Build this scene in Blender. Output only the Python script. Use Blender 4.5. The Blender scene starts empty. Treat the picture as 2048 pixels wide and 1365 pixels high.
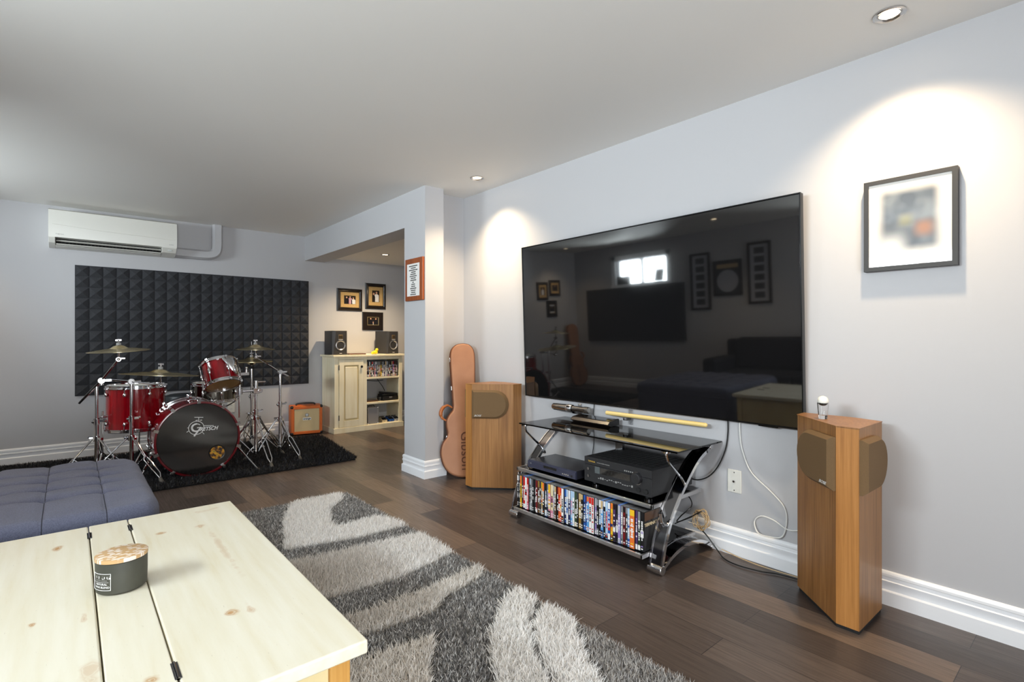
import bpy, bmesh, math, random
import numpy as np
from mathutils import Vector, Matrix, Euler
PI = math.pi
S = bpy.context.scene
COL = S.collection
rad = math.radians

# ------------------------------------------------------------------ camera, world, daylight, exposure
cam_d = bpy.data.cameras.new('camera')
cam_d.sensor_width = 36.0
cam_d.lens = 1040.0 / 2048.0 * 36.0
cam_d.shift_y = -5.5 / 2048.0
cam_d.clip_start = 0.02
cam = bpy.data.objects.new('camera', cam_d)
COL.objects.link(cam)
cam.location = (0, 0, 1.10)
cam.rotation_euler = (rad(90), 0, rad(-40.4))
S.camera = cam
S.view_settings.view_transform = 'Standard'
S.view_settings.look = 'None'
S.view_settings.exposure = 0.30
S.view_settings.gamma = 1.0
S.view_settings.use_curve_mapping = False
S.cycles.use_denoising = True
S.cycles.max_bounces = 10
S.cycles.diffuse_bounces = 6
S.cycles.glossy_bounces = 5
S.cycles.transparent_max_bounces = 12
S.cycles.sample_clamp_indirect = 6.0
S.cycles.caustics_reflective = False
S.cycles.caustics_refractive = False

W = bpy.data.worlds.new('daylight_sky')
S.world = W
W.use_nodes = True
W.node_tree.nodes['Background'].inputs[0].default_value = (0.80, 0.88, 1.0, 1)
W.node_tree.nodes['Background'].inputs[1].default_value = 2.2

def window_light(name, loc, rot, sx, sy, power, colr):
    d = bpy.data.lights.new(name, 'AREA')
    d.shape = 'RECTANGLE'; d.size = sx; d.size_y = sy; d.energy = power; d.color = colr
    o = bpy.data.objects.new(name, d); COL.objects.link(o)
    o.location = loc; o.rotation_euler = rot
    return o
DAY = (0.90, 0.96, 1.0)
# daylight entering by the two basement windows in the left wall; the unseen rear door is added for fill light
window_light('window_daylight', (-1.93, 4.9, 1.86), (0, rad(-90), 0), 0.36, 0.92, 74, DAY)
window_light('window_daylight', (-1.93, 1.4, 1.86), (0, rad(-100), 0), 0.36, 1.30, 100, DAY)
window_light('rear_fill_light', (-0.3, -2.14, 1.08), (rad(112), 0, 0), 1.9, 1.9, 140, (0.98, 0.99, 1.0))

# ------------------------------------------------------------------ helpers
def lin(r, g, b):
    f = lambda c: (c / 255 / 12.92) if c / 255 <= 0.04045 else ((c / 255 + 0.055) / 1.055) ** 2.4
    return (f(r), f(g), f(b), 1.0)

def mat(name, c, rough=0.5, metal=0.0, **kw):
    m = bpy.data.materials.new(name); m.use_nodes = True
    b = m.node_tree.nodes['Principled BSDF']
    b.inputs['Base Color'].default_value = c if len(c) == 4 else (*c, 1)
    b.inputs['Roughness'].default_value = rough
    b.inputs['Metallic'].default_value = metal
    for k, v in kw.items():
        b.inputs[k.replace('_', ' ')].default_value = v
    return m

class N:
    """tiny node helper"""
    def __init__(s, m):
        s.m = m; s.t = m.node_tree; s.b = s.t.nodes['Principled BSDF']
    def new(s, typ, **kw):
        n = s.t.nodes.new(typ)
        for k, v in kw.items():
            if hasattr(n, k): setattr(n, k, v)
        return n
    def link(s, a, b): s.t.links.new(a, b)
    def coords(s, scale=(1, 1, 1), rot=(0, 0, 0)):
        tc = s.new('ShaderNodeTexCoord'); mp = s.new('ShaderNodeMapping')
        mp.inputs['Scale'].default_value = scale; mp.inputs['Rotation'].default_value = rot
        s.link(tc.outputs['Object'], mp.inputs['Vector'])
        return mp.outputs['Vector']
    def noise(s, vec, scale=5, detail=4, rough=0.55):
        n = s.new('ShaderNodeTexNoise')
        n.inputs['Scale'].default_value = scale; n.inputs['Detail'].default_value = detail
        n.inputs['Roughness'].default_value = rough
        s.link(vec, n.inputs['Vector'])
        return n.outputs['Fac']
    def ramp(s, fac, stops):
        r = s.new('ShaderNodeValToRGB'); e = r.color_ramp.elements
        while len(e) < len(stops): e.new(0.5)
        for i, (p, c) in enumerate(stops):
            e[i].position = p; e[i].color = c if len(c) == 4 else (*c, 1)
        s.link(fac, r.inputs['Fac'])
        return r.outputs['Color']
    def mix(s, fac, a, b, mode='MIX'):
        n = s.new('ShaderNodeMix'); n.data_type = 'RGBA'; n.blend_type = mode
        for sock, v in ((n.inputs[0], fac), (n.inputs[6], a), (n.inputs[7], b)):
            if isinstance(v, (int, float)): sock.default_value = v
            elif isinstance(v, tuple): sock.default_value = v
            else: s.link(v, sock)
        return n.outputs[2]
    def math(s, op, a, b=None):
        n = s.new('ShaderNodeMath'); n.operation = op
        for i, v in enumerate((a, b)):
            if v is None: continue
            if isinstance(v, (int, float)): n.inputs[i].default_value = v
            else: s.link(v, n.inputs[i])
        return n.outputs[0]
    def bump(s, h, strength=0.2, dist=0.01):
        n = s.new('ShaderNodeBump'); n.inputs['Strength'].default_value = strength
        n.inputs['Distance'].default_value = dist
        s.link(h, n.inputs['Height']); s.link(n.outputs['Normal'], s.b.inputs['Normal'])
    def color(s, sock): s.link(sock, s.b.inputs['Base Color'])

def noisy(name, c1, c2, scale, rough=0.6, stretch=(1, 1, 1), bump=0.0, metal=0.0, lo=0.35, hi=0.65, **kw):
    m = mat(name, c1, rough, metal, **kw); n = N(m)
    f = n.noise(n.coords(stretch), scale)
    n.color(n.ramp(f, [(lo, c1), (hi, c2)]))
    if bump: n.bump(f, bump, 0.004)
    return m

class MB:
    """mesh builder: collects shapes, then becomes ONE mesh object"""
    def __init__(s): s.v = []; s.f = []; s.mi = []; s.T = Matrix.Identity(4)
    def _add(s, vs, fs, mi=0):
        o = len(s.v); T = s.T
        s.v += [tuple(T @ Vector(p)) for p in vs]
        s.f += [tuple(o + i for i in f) for f in fs]
        s.mi += [mi] * len(fs)
        return s
    def box(s, size, loc=(0, 0, 0), rot=(0, 0, 0), mi=0):
        R = Euler(rot).to_matrix(); x, y, z = (d / 2 for d in size); L = Vector(loc)
        vs = [L + R @ Vector((a * x, b * y, c * z)) for a in (-1, 1) for b in (-1, 1) for c in (-1, 1)]
        return s._add(vs, [(0, 1, 3, 2), (4, 6, 7, 5), (0, 4, 5, 1), (2, 3, 7, 6), (0, 2, 6, 4), (1, 5, 7, 3)], mi)
    def bb(s, x0, x1, y0, y1, z0, z1, mi=0):
        return s.box((abs(x1 - x0), abs(y1 - y0), abs(z1 - z0)), ((x0 + x1) / 2, (y0 + y1) / 2, (z0 + z1) / 2), mi=mi)
    def cyl(s, p0, p1, r0, r1=None, seg=16, mi=0):
        r1 = r0 if r1 is None else r1
        p0, p1 = Vector(p0), Vector(p1); d = (p1 - p0).normalized()
        u = d.orthogonal().normalized(); w = d.cross(u)
        vs = []
        for p, r in ((p0, r0), (p1, r1)):
            vs += [p + (u * math.cos(2 * PI * i / seg) + w * math.sin(2 * PI * i / seg)) * r for i in range(seg)]
        fs = [(i, (i + 1) % seg, seg + (i + 1) % seg, seg + i) for i in range(seg)]
        fs += [tuple(range(seg - 1, -1, -1)), tuple(range(seg, 2 * seg))]
        return s._add(vs, fs, mi)
    def tube(s, pts, r, seg=8, mi=0, smooth=0):
        P = [Vector(p) for p in pts]
        if smooth: P = catmull(P, smooth)
        rs = r if isinstance(r, (list, tuple)) else [r] * len(P)
        if len(rs) != len(P): rs = [rs[min(len(rs) - 1, int(i * len(rs) / len(P)))] for i in range(len(P))]
        t = (P[1] - P[0]).normalized(); u = t.orthogonal().normalized(); vs = []
        for i, p in enumerate(P):
            a = P[max(0, i - 1)]; b = P[min(len(P) - 1, i + 1)]
            t2 = (b - a).normalized()
            u = (u - t2 * u.dot(t2)).normalized(); w = t2.cross(u)
            vs += [p + (u * math.cos(2 * PI * k / seg) + w * math.sin(2 * PI * k / seg)) * rs[i] for k in range(seg)]
        fs = []
        for i in range(len(P) - 1):
            fs += [(i * seg + k, i * seg + (k + 1) % seg, (i + 1) * seg + (k + 1) % seg, (i + 1) * seg + k) for k in range(seg)]
        e = (len(P) - 1) * seg
        fs += [tuple(range(seg - 1, -1, -1)), tuple(range(e, e + seg))]
        return s._add(vs, fs, mi)
    def lathe(s, prof, seg=32, mi=0, M=None, closed=False):
        vs = []; n = len(prof)
        for r, z in prof:
            vs += [Vector((r * math.cos(2 * PI * k / seg), r * math.sin(2 * PI * k / seg), z)) for k in range(seg)]
        if M is not None: vs = [M @ v for v in vs]
        fs = []
        for i in range(n if closed else n - 1):
            j = (i + 1) % n
            fs += [(i * seg + k, i * seg + (k + 1) % seg, j * seg + (k + 1) % seg, j * seg + k) for k in range(seg)]
        return s._add(vs, fs, mi)
    def prism(s, poly, z0, z1, mi=0, M=None):
        n = len(poly)
        vs = [Vector((x, y, z0)) for x, y in poly] + [Vector((x, y, z1)) for x, y in poly]
        if M is not None: vs = [M @ v for v in vs]
        fs = [(i, (i + 1) % n, n + (i + 1) % n, n + i) for i in range(n)]
        fs += [tuple(range(n - 1, -1, -1)), tuple(range(n, 2 * n))]
        return s._add(vs, fs, mi)
    def ball(s, c, r, seg=14, mi=0, sc=(1, 1, 1), M=None):
        rings = seg // 2; vs = []; fs = []
        for i in range(1, rings):
            a = PI * i / rings
            vs += [Vector((math.sin(a) * math.cos(2 * PI * k / seg) * sc[0], math.sin(a) * math.sin(2 * PI * k / seg) * sc[1], math.cos(a) * sc[2])) * r for k in range(seg)]
        vs += [Vector((0, 0, r * sc[2])), Vector((0, 0, -r * sc[2]))]
        if M is not None: vs = [M @ v for v in vs]
        vs = [v + Vector(c) for v in vs]
        for i in range(rings - 2):
            fs += [(i * seg + k, (i + 1) * seg + k, (i + 1) * seg + (k + 1) % seg, i * seg + (k + 1) % seg) for k in range(seg)]
        t = len(vs) - 2
        fs += [(t, k, (k + 1) % seg) for k in range(seg)]
        o = (rings - 2) * seg
        fs += [(t + 1, o + (k + 1) % seg, o + k) for k in range(seg)]
        return s._add(vs, fs, mi)
    def disc(s, c, r, nrm, seg=32, mi=0, ry=None):
        nrm = Vector(nrm).normalized(); q = nrm.to_track_quat('Z', 'Y').to_matrix(); ry = ry or r
        vs = [Vector(c) + q @ Vector((r * math.cos(2 * PI * k / seg), ry * math.sin(2 * PI * k / seg), 0)) for k in range(seg)]
        return s._add(vs, [tuple(range(seg))], mi)
    def quad(s, a, b, c, d, mi=0): return s._add([a, b, c, d], [(0, 1, 2, 3)], mi)
    def ring(s, w, h, prof, mi=0):
        """picture-frame moulding in the local XZ plane, front towards -Y; prof = (inset, depth) from outer edge"""
        vs = []
        for ins, dep in prof:
            x, z = w / 2 - ins, h / 2 - ins
            vs += [(-x, -dep, -z), (x, -dep, -z), (x, -dep, z), (-x, -dep, z)]
        fs = []
        for i in range(len(prof) - 1):
            fs += [(i * 4 + k, i * 4 + (k + 1) % 4, (i + 1) * 4 + (k + 1) % 4, (i + 1) * 4 + k) for k in range(4)]
        return s._add(vs, fs, mi)
    def out(s, name, mats, parent=None, bevel=0.0, seg=2, sharp=35, loc=None, rot=None, label=None, recalc=True):
        me = bpy.data.meshes.new(name)
        me.from_pydata(s.v, [], s.f)
        mats = mats if isinstance(mats, (list, tuple)) else [mats]
        for m in mats: me.materials.append(m)
        me.polygons.foreach_set('material_index', s.mi)
        if recalc:
            bm = bmesh.new(); bm.from_mesh(me)
            bmesh.ops.recalc_face_normals(bm, faces=bm.faces); bm.to_mesh(me); bm.free()
        me.shade_smooth()
        if bevel:
            pass
        else:
            me.set_sharp_from_angle(angle=rad(sharp))
        o = bpy.data.objects.new(name, me); COL.objects.link(o)
        if parent: o.parent = parent
        if loc is not None: o.location = loc
        if rot is not None: o.rotation_euler = rot
        if label: o['label'] = label
        if bevel:
            b = o.modifiers.new('bevel', 'BEVEL'); b.width = bevel; b.segments = seg
            b.limit_method = 'ANGLE'; b.angle_limit = rad(30); b.harden_normals = True
        return o

def catmull(P, n):
    out = []
    Q = [P[0] * 2 - P[1]] + P + [P[-1] * 2 - P[-2]]
    for i in range(1, len(Q) - 2):
        a, b, c, d = Q[i - 1], Q[i], Q[i + 1], Q[i + 2]
        for k in range(n):
            t = k / n
            out.append(0.5 * ((2 * b) + (c - a) * t + (2 * a - 5 * b + 4 * c - d) * t * t + (3 * b - a - 3 * c + d) * t ** 3))
    out.append(P[-1])
    return out

def tag(o, label, cat, group=None):
    o['label'] = label; o['category'] = cat
    if group: o['group'] = group
    return o
def thing(name, label, cat, loc=(0, 0, 0), rotz=0.0, group=None, rot=None):
    o = bpy.data.objects.new(name, None); COL.objects.link(o)
    o.empty_display_size = 0.05
    o.location = loc; o.rotation_euler = rot if rot else (0, 0, rotz)
    return tag(o, label, cat, group)
def struct(o):
    o['kind'] = 'structure'; return o
def text(name, body, size, m, parent=None, loc=(0, 0, 0), rot=(0, 0, 0), ext=0.0006, shear=0.0, sx=1.0, bend=None, align='CENTER', bold=0.0):
    c = bpy.data.curves.new(name, 'FONT'); c.body = body; c.size = size; c.extrude = ext
    c.align_x = align; c.align_y = 'CENTER'; c.shear = shear; c.resolution_u = 3; c.offset = bold
    t = bpy.data.objects.new(name, c); COL.objects.link(t)
    dg = bpy.context.evaluated_depsgraph_get()
    me = bpy.data.meshes.new_from_object(t.evaluated_get(dg))
    bpy.data.objects.remove(t); bpy.data.curves.remove(c)
    me.materials.clear(); me.materials.append(m)
    for v in me.vertices: v.co.x *= sx
    if bend:
        for v in me.vertices:
            R, a0, zoff = bend
            a = a0 + v.co.x / R
            v.co = Vector(((R + v.co.z) * math.cos(a), (R + v.co.z) * math.sin(a), zoff + v.co.y))
    o = bpy.data.objects.new(name, me); COL.objects.link(o)
    o.parent = parent; o.location = loc; o.rotation_euler = rot
    return o
def dup(root, loc, rotz=None, label=None, group=None):
    r = root.copy(); COL.objects.link(r); r.location = loc
    if rotz is not None: r.rotation_euler = (0, 0, rotz)
    if label: r['label'] = label
    if group: r['group'] = group
    for ch in list(root.children):
        c = ch.copy(); COL.objects.link(c); c.parent = r
        for g in list(ch.children):
            d = g.copy(); COL.objects.link(d); d.parent = c
    return r
FACE_X = (rad(90), 0, rad(-90))   # text on the right wall, facing the room (-X)
FACE_Y = (rad(90), 0, 0)          # text facing -Y
ORD = ['', 'first', 'second', 'third', 'fourth', 'fifth', 'sixth', 'seventh', 'eighth', 'ninth', 'tenth', 'eleventh', 'twelfth',
       'thirteenth', 'fourteenth', 'fifteenth', 'sixteenth', 'seventeenth', 'eighteenth', 'nineteenth']
def ordinal(n):
    if n < 20: return ORD[n]
    tens = {2: 'twent', 3: 'thirt', 4: 'fort', 5: 'fift', 6: 'sixt'}[n // 10]
    return tens + 'ieth' if n % 10 == 0 else tens + 'y-' + ORD[n % 10]

# ------------------------------------------------------------------ materials
def paint(name, c, rough=0.55, bump=0.05):
    m = mat(name, c, rough); n = N(m)
    n.bump(n.noise(n.coords(), 220, 2), bump, 0.002)
    return m
M_wall = paint('wall_paint', lin(186, 186, 189))
M_ceil = paint('ceiling_paint', lin(236, 234, 230), 0.6)
M_trim = mat('white_gloss_trim', lin(238, 240, 244), 0.28)
M_white = mat('white_plastic', lin(222, 221, 214), 0.35)
M_black = mat('black_plastic', lin(22, 22, 24), 0.35)
M_blackm = mat('black_matte', lin(20, 20, 21), 0.75)
M_chrome = mat('chrome', (0.74, 0.74, 0.76), 0.09, 1.0)
M_dchrome = mat('dark_chrome', (0.22, 0.22, 0.23), 0.10, 1.0)
M_steel = mat('brushed_steel', (0.62, 0.61, 0.60), 0.24, 1.0)
M_rubber = mat('grey_rubber', lin(96, 92, 86), 0.8)
M_brass = noisy('cymbal_bronze', (0.80, 0.68, 0.40, 1), (0.62, 0.50, 0.27, 1), 9, 0.27, (1, 1, 14), metal=1.0)
M_gold = mat('gold_print', lin(196, 160, 70), 0.35)

def floor_mat():
    m = mat('dark_vinyl_plank', lin(66, 52, 45), 0.33); n = N(m)
    vec = n.coords((1, 1, 1), (0, 0, rad(90)))
    br = n.new('ShaderNodeTexBrick'); br.offset = 0.37; br.offset_frequency = 2
    for k, v in dict(Scale=1.0).items(): br.inputs[k].default_value = v
    br.inputs['Color1'].default_value = (0.0, 0.0, 0.0, 1); br.inputs['Color2'].default_value = (1, 1, 1, 1)
    br.inputs['Mortar'].default_value = (0.5, 0.5, 0.5, 1)
    br.inputs['Mortar Size'].default_value = 0.0012; br.inputs['Brick Width'].default_value = 0.95
    br.inputs['Row Height'].default_value = 0.152; br.inputs['Bias'].default_value = 0.0
    n.link(vec, br.inputs['Vector'])
    plank = n.ramp(br.outputs['Color'], [(0.0, lin(64, 55, 51)), (0.45, lin(82, 71, 65)), (0.8, lin(94, 82, 75)), (1.0, lin(116, 97, 82))])
    g = n.noise(n.coords((38, 1.6, 1)), 3.0, 6, 0.65)
    grain = n.ramp(g, [(0.3, (0.62, 0.62, 0.62)), (0.55, (1.0, 1.0, 1.0)), (0.75, (1.28, 1.24, 1.2))])
    c = n.mix(1.0, plank, grain, 'MULTIPLY')
    c = n.mix(br.outputs['Fac'], c, (0.012, 0.010, 0.009, 1))
    n.color(c)
    r = n.ramp(g, [(0.3, (0.40, 0.40, 0.40)), (0.7, (0.28, 0.28, 0.28))]); n.link(r, n.b.inputs['Roughness'])
    n.bump(g, 0.12, 0.002)
    return m
M_floor = floor_mat()

def wood(name, c1, c2, c3, grain=(46, 46, 1.4), rough=0.4, scale=2.2):
    m = mat(name, c2, rough); n = N(m)
    g = n.noise(n.coords(grain), scale, 5, 0.6)
    g2 = n.noise(n.coords((9, 9, 0.5)), 1.3, 2)
    c = n.ramp(g, [(0.3, c1), (0.5, c2), (0.68, c3)])
    c = n.mix(0.35, c, n.ramp(g2, [(0.35, c1), (0.65, c3)]))
    n.color(c)
    return m
M_oak = wood('oak_veneer', lin(112, 72, 36), lin(146, 100, 55), lin(166, 119, 70))
M_oak_lit = wood('oak_strip_lit', lin(146, 94, 44), lin(172, 116, 58), lin(186, 130, 72))  # lighter oak: window light on the strip is put into its colour
M_grille = noisy('brown_grille_cloth', lin(100, 76, 48), lin(116, 90, 58), 900, 0.85)
M_plaque = wood('red_brown_wood', lin(112, 50, 18), lin(142, 70, 28), lin(160, 84, 38), (30, 30, 1.5), 0.35)
M_cream = noisy('cream_distressed_paint', lin(242, 232, 204), lin(232, 219, 182), 3.0, 0.5, (5, 5, 0.7), lo=0.42, hi=0.75)
M_creamd = mat('cream_groove', lin(205, 186, 140), 0.6)
M_case = noisy('tan_case_vinyl', lin(168, 118, 84), lin(156, 106, 74), 5, 0.5, (1, 1, 1))
M_casee = mat('case_edge_binding', lin(92, 52, 30), 0.5)
M_leather = mat('orange_brown_leather', lin(168, 96, 44), 0.35)
M_red = noisy('red_lacquer', lin(150, 8, 22), lin(112, 4, 14), 6, 0.12, (5, 5, .4), Coat_Weight=0.6)
M_redhoop = mat('wine_red_hoop', lin(104, 18, 26), 0.2, Coat_Weight=0.5)
M_head = mat('gloss_black_drumhead', lin(30, 29, 29), 0.10, IOR=2.0)
M_skin_head = mat('smoky_drumhead', lin(150, 118, 70), 0.25)
M_headw = mat('coated_drumhead', lin(206, 205, 200), 0.5)
M_nickel = mat('black_nickel_shell', (0.16, 0.15, 0.13), 0.12, 1.0)
M_foam = noisy('charcoal_foam', lin(56, 57, 61), lin(46, 47, 51), 160, 0.95, bump=0.3)
M_navy = noisy('navy_sofa_fabric', lin(30, 31, 40), lin(24, 25, 32), 200, 0.95)
M_tuft = noisy('slate_blue_fabric', lin(100, 104, 126), lin(78, 82, 102), 300, 0.95, bump=0.35, Sheen_Weight=0.1)
M_orange = noisy('orange_vinyl', lin(214, 104, 20), lin(202, 92, 14), 300, 0.5, bump=0.15)
M_cloth = noisy('beige_speaker_cloth', lin(212, 190, 148), lin(194, 172, 130), 500, 0.9)
M_screen = mat('tv_screen', lin(17, 17, 18), 0.035)
M_screen.node_tree.nodes['Principled BSDF'].inputs['IOR'].default_value = 2.0
M_bezel = mat('tv_bezel', lin(24, 24, 25), 0.25, 0.6)
M_shelfblack = mat('gloss_black_glass', lin(6, 6, 7), 0.04)
M_alu = mat('aluminium_edge', (0.70, 0.70, 0.71), 0.30, 1.0)
M_silverl = mat('silver_print', lin(214, 214, 212), 0.35)
M_whitel = mat('white_print', lin(236, 236, 236), 0.4)
M_blackl = mat('black_print', lin(16, 16, 16), 0.6)
M_greyl = mat('grey_print', lin(150, 150, 148), 0.5)

def glass(name, tint, gloss=(1, 1, 1, 1), ior=1.45, rough=0.0):
    """clear or smoked pane: straight-through transparency plus Fresnel reflection"""
    m = bpy.data.materials.new(name); m.use_nodes = True; t = m.node_tree; t.nodes.clear()
    o = t.nodes.new('ShaderNodeOutputMaterial'); mx = t.nodes.new('ShaderNodeMixShader')
    tr = t.nodes.new('ShaderNodeBsdfTransparent'); gl = t.nodes.new('ShaderNodeBsdfGlossy'); fr = t.nodes.new('ShaderNodeFresnel')
    tr.inputs[0].default_value = tint; gl.inputs[0].default_value = gloss; gl.inputs['Roughness'].default_value = rough
    fr.inputs[0].default_value = ior
    t.links.new(fr.outputs[0], mx.inputs[0]); t.links.new(tr.outputs[0], mx.inputs[1]); t.links.new(gl.outputs[0], mx.inputs[2])
    t.links.new(mx.outputs[0], o.inputs[0])
    return m
M_pane = glass('window_glass', (0.95, 0.97, 0.97, 1))
M_smoked = glass('smoked_glass', (0.05, 0.05, 0.055, 1), ior=1.6)
M_clear = glass('clear_acrylic', (0.93, 0.93, 0.93, 1))
M_tumbler = mat('tumbler_glass', (1, 1, 1, 1), 0.0, 0.0, Transmission_Weight=1.0, IOR=1.45)

def emit(name, c, st):
    m = mat(name, (0, 0, 0, 1)); b = m.node_tree.nodes['Principled BSDF']
    b.inputs['Emission Color'].default_value = c; b.inputs['Emission Strength'].default_value = st
    return m
M_bulb = emit('warm_lamp', (1.0, 0.80, 0.52, 1), 14.0)

PAL = {}
for k, c in dict(red=(196, 40, 36), darkred=(112, 24, 26), orange=(222, 112, 48), yellow=(232, 186, 40), tan=(196, 168, 122), gold=(150, 116, 52),
                 brown=(82, 58, 42), black=(24, 24, 26), charcoal=(56, 56, 60), grey=(126, 128, 132), silver=(176, 178, 186), white=(232, 230, 228),
                 paleblue=(168, 196, 222), skyblue=(92, 158, 214), blue=(42, 92, 170), navy=(36, 46, 92), lilac=(150, 128, 190), purple=(76, 52, 96),
                 pink=(214, 136, 160), green=(52, 78, 50), darkgreen=(34, 52, 36), cream=(226, 208, 170)).items():
    PAL[k] = mat('print_' + k, lin(*c), 0.3)

# ------------------------------------------------------------------ room shell
WX, BY, LX, NY, H = 2.58, 6.27, -1.80, -2.0, 2.30
struct(MB().bb(LX - .1, 4.4, NY - .1, BY + .1, -0.1, 0).out('floor', M_floor))
struct(MB().bb(LX - .1, WX + .1, NY - .1, BY + .1, H, H + .1).out('ceiling', M_ceil))
struct(MB().bb(2.35, 4.3, 3.87, BY, 2.072, 2.17).out('ceiling_nook', M_ceil))
struct(MB().bb(WX, WX + .1, NY - .1, 3.67, 0, H).out('wall_right', M_wall))
struct(MB().bb(LX - .1, 4.4, BY, BY + .1, 0, H).out('wall_back', M_wall))
struct(MB().bb(2.12, 2.29, 3.54, 3.87, 0, H).out('wall_pillar', M_wall))
struct(MB().bb(2.29, 4.3, 3.67, 3.87, 0, H).out('wall_return', M_wall))
struct(MB().bb(2.12, 2.35, 3.87, BY, 2.017, H).out('wall_header', M_wall))
struct(MB().bb(4.3, 4.4, 3.67, BY + .1, 0, H).out('wall_nook', M_wall))
b = MB()
holes = [(0.7, 2.1), (4.42, 5.38)]
ys = [NY - .1, 0.7, 2.1, 4.42, 5.38, BY + .1]
for i in range(5):
    if i in (1, 3):
        b.bb(LX - .1, LX, ys[i], ys[i + 1], 0, 1.66).bb(LX - .1, LX, ys[i], ys[i + 1], 2.06, H)
    else:
        b.bb(LX - .1, LX, ys[i], ys[i + 1], 0, H)
struct(b.out('wall_left', M_wall))
b = MB()
b.bb(LX - .1, -1.25, NY - .1, NY, 0, H).bb(0.65, WX + .1, NY - .1, NY, 0, H).bb(-1.25, 0.65, NY - .1, NY, 2.05, H)
struct(b.out('wall_front', M_wall))

def window(name, y0, y1):
    z0, z1 = 1.66, 2.06
    b = MB(); e = .05
    b.bb(LX - .1, LX + .012, y0 - .07, y0 + .01, z0 - .07, z1 + .07).bb(LX - .1, LX + .012, y1 - .01, y1 + .07, z0 - .07, z1 + .07)
    b.bb(LX - .1, LX + .012, y0 - .07, y1 + .07, z1 - .01, z1 + .07).bb(LX - .1, LX + .03, y0 - .07, y1 + .07, z0 - .05, z0 + .006)
    ym = (y0 + y1) / 2
    b.bb(LX - .09, LX - .05, ym - .025, ym + .025, z0, z1).bb(LX - .09, LX - .05, y0 + .01, y0 + .045, z0, z1).bb(LX - .09, LX - .05, y1 - .045, y1 - .01, z0, z1)
    o = struct(b.out(name, M_trim, bevel=.003))
    struct(MB().bb(LX - .074, LX - .07, y0, y1, z0, z1).out('window_pane', M_pane, o))
window('window_1', 4.42, 5.38)
window('window_2', 0.70, 2.10)
b = MB()
for x0, x1 in ((-1.25, -1.18), (-0.34, -0.26), (0.58, 0.65)): b.bb(x0, x1, NY - .08, NY - .02, 0, 2.05)
b.bb(-1.25, .65, NY - .08, NY - .02, 1.97, 2.05).bb(-1.25, .65, NY - .08, NY - .02, 0, .09)
o = struct(b.out('added_door_1', M_trim, bevel=.003))  # unseen rear door, added as an opening for the fill light
struct(MB().bb(-1.2, .6, NY - .055, NY - .05, .05, 2.0).out('added_door_pane', M_pane, o))

BASE = [(0, 0), (.018, 0), (.018, .056), (.016, .059), (.0095, .062), (.0085, .070), (.010, .084), (.014, .094), (.0145, .098), (.0105, .101), (.010, .114), (.0125, .118), (.012, .127), (.009, .134), (.004, .138), (0, .138)]
def baseboard(name, path):
    """path: floor points with the wall on the RIGHT of the walking direction"""
    P = [Vector(p) for p in path]; n = len(P); vs = []; m = len(BASE)
    for i in range(n):
        d0 = (P[i] - P[i - 1]).normalized() if i else (P[1] - P[0]).normalized()
        d1 = (P[i + 1] - P[i]).normalized() if i < n - 1 else d0
        n0, n1 = Vector((-d0.y, d0.x)), Vector((-d1.y, d1.x))
        o = (n0 + n1); o = o / o.dot(n0) if abs(o.dot(n0)) > 1e-6 else n0
        vs += [(P[i].x + o.x * t, P[i].y + o.y * t, z) for t, z in BASE]
    fs = []
    for i in range(n - 1):
        fs += [(i * m + k, i * m + k + 1, (i + 1) * m + k + 1, (i + 1) * m + k) for k in range(m - 1)]
    return struct(MB()._add(vs, fs).out(name, M_trim, sharp=20))
baseboard('baseboard_right', [(WX, NY), (WX, 3.67), (2.29, 3.67), (2.29, 3.54), (2.12, 3.54), (2.12, 3.87), (4.3, 3.87)])
baseboard('baseboard_back', [(4.3, BY), (LX, BY), (LX, NY)])

# ------------------------------------------------------------------ recessed downlights (each with its own lamp)
def downlight(x, y, z, label, power, angle=118):
    t = thing('recessed_downlight', label, 'ceiling light', (x, y, z), group='recessed ceiling downlights')
    MB().lathe([(.052, 0), (.052, -.004), (.046, -.007), (.040, -.005), (.036, .0), (.033, -.003), (.031, .0)], 40, closed=True).out('trim_ring', M_steel, t)
    MB().disc((0, 0, -.0012), .0305, (0, 0, -1)).out('lamp', M_bulb, t)
    d = bpy.data.lights.new('downlight_lamp', 'SPOT'); d.energy = power; d.color = (1.0, 0.76, 0.47)
    d.spot_size = rad(angle); d.spot_blend = 0.9; d.shadow_soft_size = 0.03
    o = bpy.data.objects.new('downlight_lamp', d); COL.objects.link(o); o.parent = t; o.location = (0, 0, -.012)
downlight(2.31, 0.56, H, 'warm glowing round downlight in the ceiling at the upper right corner', 74)
downlight(2.32, 3.13, H, 'small lit downlight in the ceiling above the guitar case', 72)
downlight(2.79, 5.55, 2.072, 'lit downlight in the lowered ceiling above the cream cabinet', 105, 140)
downlight(-1.15, 5.85, H, 'lit downlight near the back wall left of the drums', 40)
downlight(-0.95, 3.20, H, 'lit downlight over the navy sofa', 40)

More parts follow.
